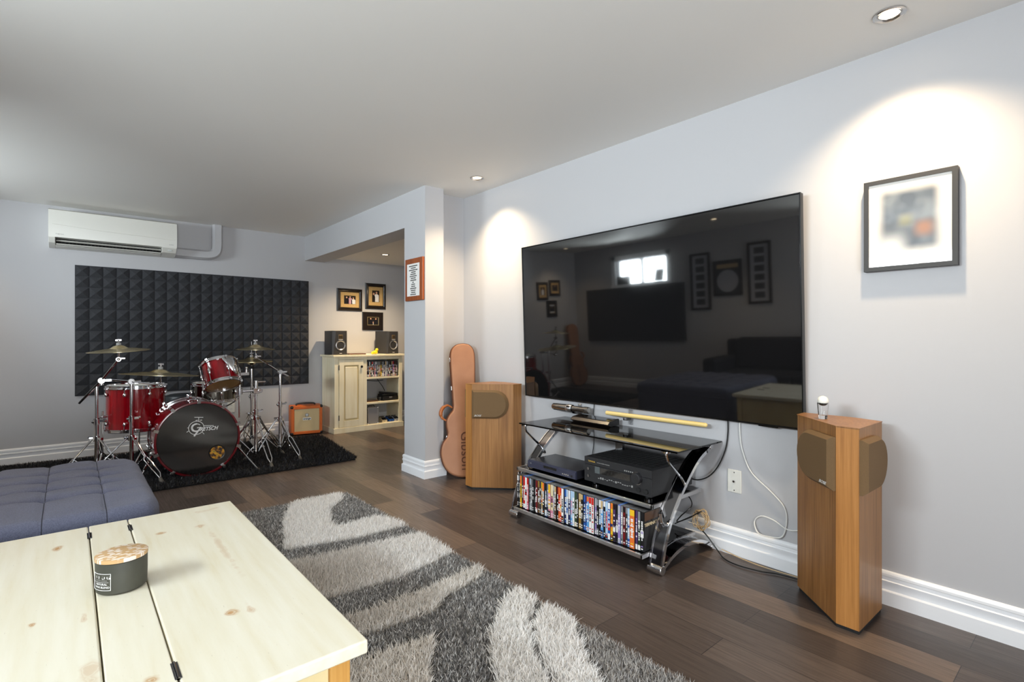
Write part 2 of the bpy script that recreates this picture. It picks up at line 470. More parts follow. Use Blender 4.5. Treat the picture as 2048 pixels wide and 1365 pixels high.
# ------------------------------------------------------------------ rugs
def inside(px, py, poly):
    r = np.zeros(len(px), bool); j = len(poly) - 1
    for i in range(len(poly)):
        xi, yi = poly[i]; xj, yj = poly[j]
        c = ((yi > py) != (yj > py)) & (px < (xj - xi) * (py - yi) / (yj - yi + 1e-12) + xi)
        r ^= c; j = i
    return r
def pile(name, pos, colr, length, width, m, parent, seed, lean=0.6, z0=0.012):
    rng = np.random.default_rng(seed); n = len(pos)
    a = rng.uniform(0, 2 * PI, n); tilt = rng.uniform(0.15, lean, n)
    L = length * rng.uniform(0.7, 1.15, n) if np.isscalar(length) else length * rng.uniform(0.75, 1.12, n)
    d = np.stack([np.cos(a) * tilt, np.sin(a) * tilt, np.sqrt(np.maximum(0.05, 1 - tilt ** 2))], 1)
    b = a + rng.uniform(0, PI, n)
    s = np.stack([np.cos(b), np.sin(b), np.zeros(n)], 1) * (width / 2)
    p = np.concatenate([pos, np.full((n, 1), z0)], 1)
    mid = p + d * (L * .55)[:, None]
    d2 = d.copy(); d2[:, 2] *= .55
    tip = mid + d2 * (L * .5)[:, None]
    V = np.stack([p - s, p + s, mid + s * .9, mid - s * .9, tip], 1).reshape(-1, 3)
    base = (np.arange(n) * 5)[:, None]
    loops = np.concatenate([base + np.array([0, 1, 2, 3]), base + np.array([3, 2, 4])], 1).reshape(-1)
    me = bpy.data.meshes.new(name)
    me.vertices.add(len(V)); me.vertices.foreach_set('co', V.astype(np.float32).ravel())
    me.loops.add(len(loops)); me.loops.foreach_set('vertex_index', loops.astype(np.int32))
    st = np.stack([np.arange(n) * 7, np.arange(n) * 7 + 4], 1).reshape(-1)
    me.polygons.add(2 * n); me.polygons.foreach_set('loop_start', st.astype(np.int32))
    me.update(calc_edges=True)
    ca = me.attributes.new('yarn', 'FLOAT_COLOR', 'POINT')
    cc = np.repeat(np.concatenate([colr, np.ones((n, 1))], 1)[:, None, :], 5, 1)
    ca.data.foreach_set('color', cc.astype(np.float32).ravel())
    me.materials.append(m); me.shade_smooth()
    o = bpy.data.objects.new(name, me); COL.objects.link(o); o.parent = parent
    o['kind'] = 'stuff'
    return o
def yarn_mat(name, rough, sheen=0.0):
    m = mat(name, (.5, .5, .5, 1), rough); n = N(m)
    at = n.new('ShaderNodeAttribute'); at.attribute_name = 'yarn'
    n.color(at.outputs['Color'])
    m.node_tree.nodes['Principled BSDF'].inputs['Sheen Weight'].default_value = sheen
    # thin fibres let part of the light through
    tl = n.new('ShaderNodeBsdfTranslucent'); mx = n.new('ShaderNodeMixShader'); mx.inputs[0].default_value = .38
    n.link(at.outputs['Color'], tl.inputs[0]); n.link(n.b.outputs[0], mx.inputs[1]); n.link(tl.outputs[0], mx.inputs[2])
    n.link(mx.outputs[0], n.t.nodes['Material Output'].inputs[0])
    return m
M_yarn = yarn_mat('shag_yarn', 0.75)
M_yarnb = yarn_mat('black_silky_yarn', 0.42, 0.1)

RP = dict(
 P1=[(1.1, 3.52), (1.44, 3.52), (1.4, 3.369), (1.249, 3.219), (1.175, 3.01), (1.163, 2.896), (1.411, 2.914), (1.5, 2.752), (1.48, 2.651), (1.18, 2.656), (0.819, 2.744), (0.937, 3.162)],
 P2=[(0.6, 2.62), (0.801, 2.585), (1.49, 2.51), (1.49, 2.387), (1.488, 2.175), (1.343, 2.137), (1.121, 2.088), (0.838, 2.111), (0.6, 2.18)],
 P3=[(0.5, 1.96), (0.823, 1.935), (1.147, 1.93), (1.446, 1.98), (1.49, 1.95), (1.415, 1.868), (1.168, 1.806), (1.097, 1.747), (0.828, 1.766), (0.5, 1.80)],
 P4=[(0.3, 1.685), (0.73, 1.655), (1.019, 1.613), (0.9, 1.46), (0.854, 1.378), (0.70, 1.05), (0.3, 1.05)],
 P5=[(1.461, 1.7), (1.5, 1.64), (1.481, 1.59), (1.449, 1.542), (1.333, 1.458), (1.244, 1.336), (1.136, 1.137), (0.95, .80), (0.80, .9), (1.002, 1.252), (1.07, 1.381), (1.175, 1.51), (1.366, 1.662)],
 P6=[(1.449, 1.529), (1.508, 1.432), (1.454, 1.334), (1.345, 1.181), (1.26, 1.032), (1.08, .70), (.97, .78), (1.142, 1.133), (1.214, 1.292), (1.315, 1.431)])
def shag_rug():
    t = thing('shag_rug', 'thick shaggy area rug in grey and silver curved shapes beside the cream table', 'rug', (0, 0, 0))
    x0, x1, y0, y1 = -0.52, 1.465, 0.45, 3.50
    MB().bb(x0, x1, y0, y1, 0, .012).out('backing', mat('rug_backing', lin(120, 116, 112), .95), t)
    rng = np.random.default_rng(5)
    n = 190000
    p = np.stack([rng.uniform(0.28, x1, n), rng.uniform(0.62, y1, n)], 1)
    # the strip under the table and sofa stays sparse
    n2 = 16000
    q = np.stack([rng.uniform(x0, .28, n2), rng.uniform(y0, y1, n2)], 1); p = np.concatenate([p, q]); n = len(p)
    px = p[:, 0] + rng.normal(0, .006, n); py = p[:, 1] + rng.normal(0, .006, n)
    light = np.zeros(n, bool); hl = np.zeros(n)
    col = np.empty((n, 3)); r = rng.uniform(0, 1, n)
    dark = np.where(r[:, None] < .42, np.array([.17, .17, .172]), np.where(r[:, None] < .8, np.array([.42, .41, .405]), np.array([.90, .90, .90])))
    col[:] = dark
    tint = dict(P1=(.93, .925, .92), P2=(.93, .925, .92), P3=(.85, .83, .80), P4=(.84, .81, .77), P5=(.96, .955, .945), P6=(.95, .94, .93))
    seam = np.zeros(n, bool)
    for k, poly in RP.items():
        m_ = inside(px, py, poly); light |= m_
        base = np.array(tint[k])
        if k in ('P2', 'P3'):   # these bands turn beige-grey towards the table side
            w = np.clip((px - .75) / .5, 0, 1)[:, None]
            c = np.array([.66, .625, .585]) * (1 - w) + base * w
            col[m_] = c[m_]
        else:
            col[m_] = base
    # the far right corner strip is a lighter salt-and-pepper mix
    m_ = (~light) & (px > 1.05) & (py < 1.45) & (px > 0.55 + .62 * py)
    col[m_] = np.where(r[m_][:, None] < .3, np.array([.22, .21, .21]), np.where(r[m_][:, None] < .6, np.array([.42, .41, .40]), np.array([.68, .66, .64])))
    col *= rng.uniform(.74, 1.10, n)[:, None]
    L = np.where(light, .050, .036)
    # carved outlines: the pile is clipped short along every shape
    dmin = np.full(n, 9.0)
    for poly in RP.values():
        for i in range(len(poly)):
            (ax, ay), (bx, by) = poly[i - 1], poly[i]; dx, dy = bx - ax, by - ay
            u = np.clip(((px - ax) * dx + (py - ay) * dy) / (dx * dx + dy * dy), 0, 1)
            dmin = np.minimum(dmin, np.hypot(px - ax - u * dx, py - ay - u * dy))
    cut = dmin < .012
    L = np.where(cut, .022, L)
    col[cut] *= .45  # shade of the carved grooves, put into the yarn colour
    pile('pile', p, np.clip(col, 0, 1), L, .0034, M_yarn, t, 7, 0.75)
shag_rug()
def black_rug():
    t = thing('black_rug', 'black shaggy rug lying under the red drum kit', 'rug', (0, 0, 0))
    poly = [(-1.25, 4.49), (1.97, 4.50), (2.12, 5.72), (2.10, 5.80), (-1.25, 6.17)]
    MB().prism(poly, 0, .012).out('backing', mat('black_rug_backing', lin(14, 14, 16), .95), t)
    rng = np.random.default_rng(11); n = 90000
    p = np.stack([rng.uniform(-.75, 2.14, n), rng.uniform(4.48, 6.2, n)], 1)
    poly2 = [(-1.25, 4.47), (1.98, 4.48), (2.13, 5.72), (2.11, 5.82), (-1.25, 6.19)]
    p = p[inside(p[:, 0], p[:, 1], poly2)]; n = len(p)
    r = rng.uniform(0, 1, n)[:, None]
    c = np.where(r < .72, np.array([.010, .010, .012]), np.where(r < .92, np.array([.022, .024, .032]), np.array([.05, .055, .075])))
    pile('pile', p, c, .040, .004, M_yarnb, t, 12, .85)
black_rug()

# ------------------------------------------------------------------ foam tiles behind the drums
def foam():
    T, k = .3032, 3
    c = T / k; g = .0045; vs, fs = [], []
    b = MB()
    for i in range(k):
        for j in range(k):
            x0, z0 = i * c + g, j * c + g; x1, z1 = (i + 1) * c - g, (j + 1) * c - g
            xm, zm = (x0 + x1) / 2, (z0 + z1) / 2
            B = [(x0, -.018, z0), (x1, -.018, z0), (x1, -.018, z1), (x0, -.018, z1)]
            Q = [(x0, -.010, z0), (x1, -.010, z0), (x1, -.010, z1), (x0, -.010, z1)]
            e = .005
            A = [(xm - e, -.038, zm - e), (xm + e, -.038, zm - e), (xm + e, -.038, zm + e), (xm - e, -.038, zm + e)]
            f = [(q, (q + 1) % 4, 4 + (q + 1) % 4, 4 + q) for q in range(4)] + [(4 + q, 4 + (q + 1) % 4, 8 + (q + 1) % 4, 8 + q) for q in range(4)] + [(8, 9, 10, 11)]
            b._add(Q + B + A, f)
    b.bb(0, T, -.012, 0, 0, T)
    proto = b.out('foam_tile', M_foam, sharp=10)
    rows = ['top row', 'second row from top', 'third row from top', 'bottom row']
    for r in range(4):
        for q in range(7):
            o = proto if (r, q) == (0, 0) else proto.copy()
            if o is not proto: COL.objects.link(o)
            o.location = (.038 + q * T, BY, 1.777 - (r + 1) * T)
            tag(o, 'charcoal pyramid foam tile, %s, %s from the left' % (rows[r], ordinal(q + 1)), 'acoustic foam', 'acoustic foam tiles behind the drums')
foam()

# ------------------------------------------------------------------ air conditioner and its pipe cover
def heat_pump():
    t = thing('air_conditioner', 'white wall-mounted air conditioner head above the foam tiles', 'air conditioner', (0.335, BY, 1.915))
    Myz = lambda x: Matrix(((0, 0, 1, x), (-1, 0, 0, 0), (0, 1, 0, 0), (0, 0, 0, 1)))   # (d, z, s) -> (x=s, y=-d, z)
    full = [(0, .325), (.15, .325), (.185, .312), (.197, .25), (.203, .15), (.190, .072), (.155, .03), (.08, .003), (0, 0)]
    slot = [(0, .325), (.15, .325), (.185, .312), (.197, .25), (.203, .15), (.192, .080), (.125, .074), (.095, .045), (.118, .012), (.08, .003), (0, 0)]
    b = MB()
    b.prism(full, -.475, -.43, M=Myz(0)).prism(full, .355, .475, M=Myz(0)).prism(slot, -.43, .355, M=Myz(0))
    b.out('body', M_white, t, bevel=.004)
    pan = [(.15, .329), (.188, .316), (.201, .25), (.207, .150), (.196, .076), (.192, .078), (.202, .150), (.196, .25), (.183, .312), (.15, .324)]
    MB().prism(pan, -.476, .476, M=Myz(0)).out('front_panel', M_white, t)
    # a raised crease runs across the panel
    MB().tube([(-.45, -.2065, .19), (-.1, -.2085, .168), (.2, -.2085, .160), (.46, -.2075, .152)], .0022, 6, smooth=6).out('panel_crease', M_white, t)
    MB().prism([(.124, .073), (.096, .046), (.118, .014), (.119, .016), (.0975, .046), (.125, .071)], -.428, .353, M=Myz(0)).out('vent', mat('vent_dark', lin(12, 12, 12), .8), t)
    for dz, dd in ((.052, .150), (.022, .140)):
        MB().box((.775, .024, .004), (-.037, -dd + .006, dz), (rad(-20), 0, 0)).out('louver', M_white, t)
    b = MB()
    for i in range(30): b.box((.0025, .03, .03), (-.415 + i * .026, -.118, .05), (rad(-15), 0, rad(12)))
    b.out('vane', mat('vane_dark', lin(26, 27, 28), .6), t)['kind'] = 'stuff'
    text('logo', 'FUJITSU', .016, M_greyl, t, (-.40, -.2008, .105), (rad(82), 0, 0))
    text('badge', 'inverter', .012, M_greyl, t, (.43, -.2008, .105), (rad(82), 0, 0))
    MB().bb(.40, .435, -.178, -.170, .045, .058).out('indicator', mat('indicator_pane', lin(200, 205, 205), .2), t)
heat_pump()
def pipe_cover():
    def half(path, w, d):
        # U-shaped cover swept along an XZ path on the back wall
        prof = [(-w / 2, 0), (-w / 2, d * .6), (-w / 2 + .018, d), (w / 2 - .018, d), (w / 2, d * .6), (w / 2, 0)]
        P = catmull([Vector((x, 0, z)) for x, z in path], 5); vs = []; m = len(prof)
        for i, p in enumerate(P):
            tt = (P[min(i + 1, len(P) - 1)] - P[max(i - 1, 0)]).normalized(); nn = Vector((-tt.z, 0, tt.x))
            vs += [(p.x + nn.x * a, -e, p.z + nn.z * a) for a, e in prof]
        return vs, [(i * m + k, i * m + k + 1, (i + 1) * m + k + 1, (i + 1) * m + k) for i in range(len(P) - 1) for k in range(m - 1)]
    v, f = half([(.80, 1.972), (.95, 1.972), (1.08, 1.972), (1.15, 1.985), (1.186, 2.02), (1.196, 2.09), (1.196, 2.2), (1.196, 2.299)], .098, .075)
    MB()._add(v, f).out('pipe_cover', M_wall, None, loc=(0, BY, 0), sharp=30)
    tag(bpy.data.objects['pipe_cover'], 'grey elbow duct cover running from the air conditioner up to the ceiling', 'duct cover')
pipe_cover()

# ------------------------------------------------------------------ TV
def tv():
    t = thing('television', 'large flat black television mounted on the right wall', 'television', (2.533, 1.888, 1.22), rot=(0, rad(-2.0), 0))
    w, h = 1.895, 1.078
    b = MB().bb(-.004, .022, -w / 2, w / 2, -h / 2, h / 2)
    b.out('housing', M_bezel, t, bevel=.003)
    b = MB().ring(w, h, [(0, 0), (0, .008), (.005, .008), (.007, .0045)])
    o = b.out('bezel', M_bezel, t, loc=(-.003, 0, 0), rot=(0, 0, rad(-90)))
    MB().bb(-.0065, -.0045, -w / 2 + .006, w / 2 - .006, -h / 2 + .006, h / 2 - .006).out('screen', M_screen, t)
    MB().bb(-.006, .008, -.83, -.74, -h / 2 - .007, -h / 2 + .001).out('logo_bar', M_bezel, t, bevel=.002)
    MB().bb(.022, .027, -.25, .25, -.2, .2).out('wall_mount', M_blackm, t)
tv()

# ------------------------------------------------------------------ TV stand
def tv_stand():
    t = thing('tv_stand', 'chrome and black glass TV stand with curved side frames below the television', 'tv stand', (0, 0, 0))
    arm = [(2.088, .030), (2.112, .115), (2.140, .185), (2.182, .258), (2.250, .340), (2.335, .425), (2.42, .490), (2.525, .534)]
    arch = [(2.092, .022), (2.14, .048), (2.21, .075), (2.30, .088), (2.40, .080), (2.48, .055), (2.545, .020)]
    def ribbon(path, y0, y1, th, inset, mi_face, b):
        P = catmull([Vector((x, 0, z)) for x, z in path], 5); vs = []
        for i, p in enumerate(P):
            tt = (P[min(i + 1, len(P) - 1)] - P[max(i - 1, 0)]).normalized(); nn = Vector((-tt.z, 0, tt.x))
            a, c = p + nn * th / 2, p - nn * th / 2
            vs += [(a.x, y0 + inset, a.z), (a.x, y1 - inset, a.z), (c.x, y1 - inset, c.z), (c.x, y0 + inset, c.z)]
        fs = [(i * 4 + k, i * 4 + (k + 1) % 4, i * 4 + 4 + (k + 1) % 4, i * 4 + 4 + k) for i in range(len(P) - 1) for k in range(4)]
        fs += [(0, 1, 2, 3), tuple(len(vs) - 4 + k for k in range(4))]
        b._add(vs, fs, mi_face)
    for y0, y1 in ((1.38, 1.45), (2.39, 2.46)):
        b = MB()
        ribbon(arm, y0, y1, .012, .008, 0, b); ribbon(arch, y0, y1, .012, .008, 0, b)
        f = b.out('side_frame', M_dchrome, t, sharp=25)
        for ya, yb in ((y0, y0 + .008), (y1 - .008, y1)):
            b = MB(); ribbon(arm, ya, yb, .018, 0, 0, b); ribbon(arch, ya, yb, .018, 0, 0, b)
            b.out('chrome_edge', M_chrome, f, sharp=25)
        for x, z, r in ((2.09, .022, .022), (2.548, .018, .018), (2.53, .537, .016)):
            MB().cyl((x, y0 - .003, z), (x, y1 + .003, z), r, seg=24).out('end_roller', M_chrome, f, bevel=.003)
        ym = (y0 + y1) / 2
        # bent bracing rod under the glass
        MB().tube([(2.17, ym, .558), (2.178, ym, .525), (2.20, ym, .498), (2.315, ym, .40), (2.345, ym, .36), (2.30, ym, .375)], .007, 8, smooth=5).out('brace_rod', M_chrome, t)
        MB().cyl((2.17, ym, .5525), (2.17, ym, .5605), .022, seg=24).out('glass_pad', M_chrome, t)
        MB().tube([(2.12, ym, .275), (2.128, ym, .235), (2.16, ym, .20)], .010, 10, smooth=5).out('shelf_bracket', M_chrome, t)
        MB().cyl((2.47, ym, .54), (2.47, ym, .5605), .016, seg=20).out('glass_pad', M_chrome, t)
    MB().prism([(2.155, 1.345), (2.572, 1.345), (2.572, 2.465), (2.155, 2.465)], .5605, .5685).out('glass_top', M_smoked, t, bevel=.0015)
    def shelf(name, x0, x1, y0, y1, z, th):
        g = MB().bb(x0 + .012, x1, y0 + .012, y1 - .012, z - th, z).out(name, M_shelfblack, t)
        b = MB()
        b.bb(x0, x0 + .012, y0, y1, z - th - .004, z + .002).bb(x0, x1, y0, y0 + .012, z - th - .004, z + .002).bb(x0, x1, y1 - .012, y1, z - th - .004, z + .002)
        b.out('metal_edge', M_alu, g, bevel=.002)
    shelf('middle_shelf', 2.115, 2.56, 1.453, 2.440, .300, .014)
    shelf('bottom_shelf', 2.035, 2.50, 1.453, 2.388, .084, .014)
    MB().bb(2.44, 2.46, 1.88, 1.93, .30, .55).out('rear_post', M_dchrome, t)
tv_stand()

# ------------------------------------------------------------------ disc cases on the stand
def disc_case(x, y, z, w, base, accents, seed, label, group, hgt=.190, dep=.135, facing='x'):
    """spine towards -X, thickness along Y; centre of the spine foot at (x, y, z)"""
    rng = random.Random(seed)
    t = thing('dvd_case', label, 'dvd case', (x, y, z), 0 if facing == 'x' else rad(90), group)
    case_m = M_black if rng.random() < .78 else (PAL['charcoal'] if rng.random() < .5 else PAL['blue'])
    MB().bb(.0015, dep, -w / 2 + .0004, w / 2 - .0004, 0, hgt).out('case', case_m, t)
    names = [base] + accents; cols = [PAL[k] for k in names] + [PAL['white'], PAL['black']]
    nb = len(cols); b = MB(); hw = w / 2 - .0007; e = .0002
    b.bb(0, .0016, -hw, hw, .002, hgt - .002, 0)
    # printed panels, bands and title marks on the spine
    def patch(z0, z1, y0, y1, mi, k): b.quad((-e * k, y1, z0), (-e * k, y0, z0), (-e * k, y0, z1), (-e * k, y1, z1), mi)
    if rng.random() < .7: patch(hgt * rng.uniform(.72, .85), hgt - .003, -hw, hw, 1, 1)
    if rng.random() < .6: patch(.004, hgt * rng.uniform(.1, .24), -hw, hw, rng.choice([1, nb - 2, nb - 1, min(2, nb - 1)]), 1)
    if len(accents) > 1 and rng.random() < .6:
        a = rng.uniform(.25, .5); patch(hgt * a, hgt * (a + rng.uniform(.08, .2)), -hw, hw, 2, 1)
    tm = nb - 2 if base not in ('white', 'cream', 'paleblue', 'silver', 'yellow') else rng.choice([nb - 1, 1])
    zc = rng.uniform(.25, .33) * hgt; z1 = rng.uniform(.68, .8) * hgt; k = 0
    while zc < z1:
        s = rng.uniform(.005, .012); q = hw * rng.uniform(.35, .75)
        if rng.random() < .82: patch(zc, zc + s * .8, -q, q, tm if rng.random() < .8 else 1, 2)
        zc += s
    for zz in (.010, .022): patch(zz, zz + .006, -hw * .6, hw * .6, nb - 2 if rng.random() < .7 else 1, 3)
    b.out('spine_sleeve', cols, t, recalc=False)
    return t
SP = [('black', ['white', 'grey'], .9), ('charcoal', ['grey'], .7), ('yellow', ['orange'], 1), ('charcoal', ['black'], .7), ('red', ['white', 'darkred'], 1.5),
      ('white', ['silver', 'red'], 1.1), ('red', ['white', 'pink'], 1), ('silver', ['paleblue', 'grey'], 1), ('grey', ['white', 'charcoal'], 1), ('black', ['charcoal'], .9),
      ('charcoal', ['white', 'grey'], .9), ('darkred', ['red', 'tan'], 1), ('brown', ['gold', 'tan'], 1.1), ('charcoal', ['purple', 'grey'], .9), ('tan', ['yellow', 'orange'], 1),
      ('black', ['orange', 'red'], 1), ('black', ['paleblue', 'white'], 1.1), ('charcoal', ['grey'], .8), ('pink', ['yellow', 'cream'], 1.2), ('cream', ['yellow', 'pink'], 1.3),
      ('grey', ['silver', 'lilac'], 1), ('brown', ['tan', 'cream'], 1), ('black', ['darkred', 'grey'], .8), ('red', ['orange', 'white'], 1), ('orange', ['red', 'yellow'], .9),
      ('white', ['orange', 'paleblue'], 1.1), ('navy', ['blue', 'white'], 1.1), ('white', ['paleblue', 'blue'], .9), ('navy', ['white', 'blue'], 1), ('paleblue', ['pink', 'skyblue'], 1),
      ('white', ['paleblue', 'grey'], 1), ('green', ['black', 'cream'], 1.2), ('black', ['charcoal'], .8), ('gold', ['tan', 'cream'], 1.3), ('black', ['tan', 'yellow'], .9),
      ('navy', ['blue', 'silver'], .9), ('blue', ['purple', 'skyblue'], 1.1), ('skyblue', ['orange', 'paleblue'], 1), ('white', ['red', 'paleblue'], 1.1), ('white', ['red', 'black'], 1.1),
      ('lilac', ['silver', 'navy'], 1), ('black', ['grey', 'white'], 1), ('black', ['white', 'skyblue'], .9), ('skyblue', ['tan', 'navy'], 1.1), ('black', ['white'], .9),
      ('paleblue', ['red', 'navy'], 1.1), ('blue', ['white', 'red'], 1), ('yellow', ['orange', 'navy'], 1), ('purple', ['black', 'white'], 1.1), ('charcoal', ['black', 'white'], .9),
      ('lilac', ['silver', 'pink'], 1), ('grey', ['green', 'orange'], 1), ('darkred', ['black', 'pink'], 1), ('charcoal', ['grey'], .9), ('paleblue', ['white', 'blue'], 1.1),
      ('orange', ['yellow', 'red'], 1.9), ('purple', ['lilac', 'charcoal'], .9), ('darkgreen', ['grey', 'black'], 1), ('black', ['lilac', 'white'], 1.3)]
def stand_discs():
    tot = sum(s[2] for s in SP); unit = (2.372 - 1.468) / tot; y = 2.372; rng = random.Random(3)
    for i, (bcol, acc, wf) in enumerate(SP):
        w = wf * unit; last = i == len(SP) - 1
        lab = 'DVD case with %s spine, %s from left on the TV stand bottom shelf' % (bcol, ordinal(i + 1))
        if last: lab = 'last DVD case at right on the TV stand, its dark front cover showing a title'
        t = disc_case(2.058 + rng.uniform(0, .010), y - w / 2, .0862, w - .0006, bcol, acc, 100 + i, lab, 'DVD cases on the bottom shelf of the TV stand')
        if last:
            c = MB().bb(.004, .131, -w / 2 - .0006, -w / 2 + .0006, .003, .187).out('cover', PAL['black'], t)
            b = MB()
            b.quad((.006, -w / 2 - .0008, .145), (.129, -w / 2 - .0008, .145), (.129, -w / 2 - .0008, .185), (.006, -w / 2 - .0008, .185), 0)
            b.quad((.085, -w / 2 - .0008, .01), (.129, -w / 2 - .0008, .01), (.129, -w / 2 - .0008, .10), (.1, -w / 2 - .0008, .10), 1)
            b.out('cover_art', [PAL['brown'], PAL['darkred']], t, recalc=False)
            text('title', 'TERMINATOR', .021, PAL['cream'], t, (.070, -w / 2 - .001, .125), FACE_Y, .0003, bold=.0004)
        y -= w
stand_discs()

# ------------------------------------------------------------------ receiver, disc player, centre speaker, saber
def receiver():
    t = thing('av_receiver', 'wide dark grey stereo receiver with a round volume knob on the middle shelf', 'stereo receiver', (2.168, 1.712, .302))
    w, d, h = .435, .37, .148
    M_b = mat('receiver_steel', lin(58, 58, 60), .42, .4); M_f = mat('receiver_fascia', lin(50, 50, 52), .38, .3)
    MB().bb(.008, d, -w / 2, w / 2, .016, h).out('casing', M_b, t, bevel=.003)
    b = MB().bb(0, .010, -w / 2, w / 2, .016, .106).bb(0, .010, -w / 2, w / 2, .108, h)
    fr = b.out('fascia', M_f, t, bevel=.0015)
    b = MB()
    for i in range(11):
        for j in range(7): b.bb(.05 + j * .042, .085 + j * .042, -.19 + i * .035, -.162 + i * .035, h, h + .0006)
    b.out('vent_grid', M_blackm, t)['kind'] = 'stuff'
    MB().bb(-.0012, .0005, -.09, .105, .070, .102).out('display', M_screen, t)
    MB().bb(-.0016, .0005, .108, .142, .068, .104).out('display_window', mat('display_grey', lin(84, 90, 92), .25), t)
    MB().cyl((-.020, -.133, .095), (.002, -.133, .095), .027, seg=40).out('volume_knob', M_f, t, bevel=.002)
    MB().lathe([(.029, 0), (.0325, 0), (.0325, .003), (.029, .003)], 40, M=Matrix.Translation((-.003, -.133, .095)) @ Matrix.Rotation(rad(90), 4, 'Y'), closed=True).out('knob_ring', M_dchrome, t)
    for y, z in ((.186, .085), (.186, .045)): MB().cyl((-.006, y, z), (.002, y, z), .008, seg=20).out('button', M_dchrome, t)
    for y in (-.145, -.190): MB().cyl((-.010, y, .04), (.002, y, .04), .011, seg=20).out('small_knob', M_blackm, t, bevel=.001)
    b = MB()
    rng = random.Random(2)
    for i in range(16): b.bb(-.0012, .0002, .12 - i * .0145 - .009, .12 - i * .0145, .042 + rng.choice((0, .006)), .046 + rng.choice((0, .006)))
    for i in range(5): b.bb(-.0012, .0002, -.06 - i * .012, -.054 - i * .012, .116, .122)
    b.out('button_row', M_greyl, t)
    text('brand', 'YAMAHA', .012, M_gold, t, (-.0006, .165, .126), FACE_X)
    text('caption', 'NATURAL SOUND AV RECEIVER', .006, M_greyl, t, (-.0006, .085, .126), FACE_X)
    for x in (.04, .32):
        for y in (-.17, .17): MB().cyl((x, y, 0), (x, y, .017), .021, .024, 20).out('foot', M_dchrome, t)
receiver()
def disc_player():
    t = thing('disc_player', 'slim black disc player left of the receiver on the middle shelf', 'disc player', (2.150, 2.178, .302))
    M_p = mat('player_dark', lin(38, 38, 44), .22); w = .395
    MB().bb(.012, .24, -w / 2, w / 2, .005, .052).out('casing', M_p, t, bevel=.002)
    b = MB().prism([(0, .008), (.013, .005), (.013, .052), (.010, .052), (0, .044)], -w / 2, w / 2, M=Matrix(((1, 0, 0, 0), (0, 0, 1, 0), (0, 1, 0, 0), (0, 0, 0, 1))))
    b.out('fascia', mat('player_fascia', lin(52, 54, 72), .15), t)
    MB().bb(-.001, .002, -.05, .06, .026, .040).out('disc_tray', M_screen, t)
    for i in range(4): MB().cyl((-.002, -.10 - i * .014, .022), (.002, -.10 - i * .014, .022), .004, seg=12).out('button', M_chrome, t)
    MB().bb(-.001, .002, -.175, -.16, .015, .026).out('usb_port', M_blackm, t)
    text('brand', 'LG', .010, M_greyl, t, (-.0008, .17, .034), FACE_X)
    for x in (.04, .2):
        for y in (-.16, .16): MB().cyl((x, y, 0), (x, y, .006), .012, seg=16).out('foot', M_blackm, t)
disc_player()
def center_speaker():
    t = thing('center_speaker', 'small dark wedge-shaped speaker standing on the smoked glass top', 'speaker', (2.49, 2.135, .5688))
    prof = [(-.055, .014), (-.036, .030), (.035, .042), (.050, .039), (.052, .004), (-.03, .0)]
    Mx = Matrix(((1, 0, 0, 0), (0, 0, 1, 0), (0, 1, 0, 0), (0, 0, 0, 1)))
    MB().prism(prof, -.150, .150, M=Mx).out('housing', mat('brown_black_plastic', lin(46, 38, 34), .3), t, bevel=.002)
    for s in (-1, 1): MB().prism([(x * 1.03, z * 1.04 + .0002) for x, z in prof], s * .150 - .003, s * .150 + .003, M=Mx).out('end_cap', M_black, t, bevel=.002)
    MB().bb(-.030, .030, -.135, .135, .0, .001).out('top_trim', M_dchrome, t, rot=(0, rad(-9.7), 0), loc=(0, 0, .0362))
center_speaker()
def saber():
    t = thing('toy_light_sword', 'toy light sword with chrome hilt and pale yellow blade mounted below the television', 'toy sword', (2.53, 1.97, .640), rot=(rad(-.6), 0, 0))
    ax = lambda y: (0, y, 0)
    b = MB().cyl(ax(.10), ax(-.555), .0125, .0120, 20).ball((0, -.555, 0), .0120, 16)
    b.out('blade', mat('pale_yellow_blade', lin(228, 200, 130), .35), t)
    M_h = mat('hilt_chrome', (.42, .40, .37), .2, 1.0)
    b = MB().lathe([(0, 0), (.018, 0), (.022, .006), (.0225, .15), (.019, .154), (.019, .28), (.0215, .285), (.0215, .32), (.016, .322), (0, .322)], 28, M=Matrix.Translation((0, .565, 0)) @ Matrix.Rotation(rad(90), 4, 'X'))
    b.out('hilt', M_h, t)
    b = MB()
    for i in range(6):
        a = i * PI / 3; b.box((.004, .11, .004), (.0225 * math.cos(a), .495, .0225 * math.sin(a)))
    b.out('grip', M_blackm, t)
    MB().lathe([(.0232, 0), (.0245, .002), (.0245, .048), (.0232, .05)], 28, M=Matrix.Translation((0, .435, 0)) @ Matrix.Rotation(rad(90), 4, 'X')).out('clamp_ring', M_alu, t)
    MB().box((.014, .03, .012), (-.018, .405, .012)).out('switch', M_chrome, t, bevel=.001)
    for y in (.36, -.05): MB().bb(-.014, .046, y - .015, y + .015, -.030, -.0135).bb(.042, .046, y - .015, y + .015, -.06, .03).out('acrylic_bracket', M_clear, t)
saber()

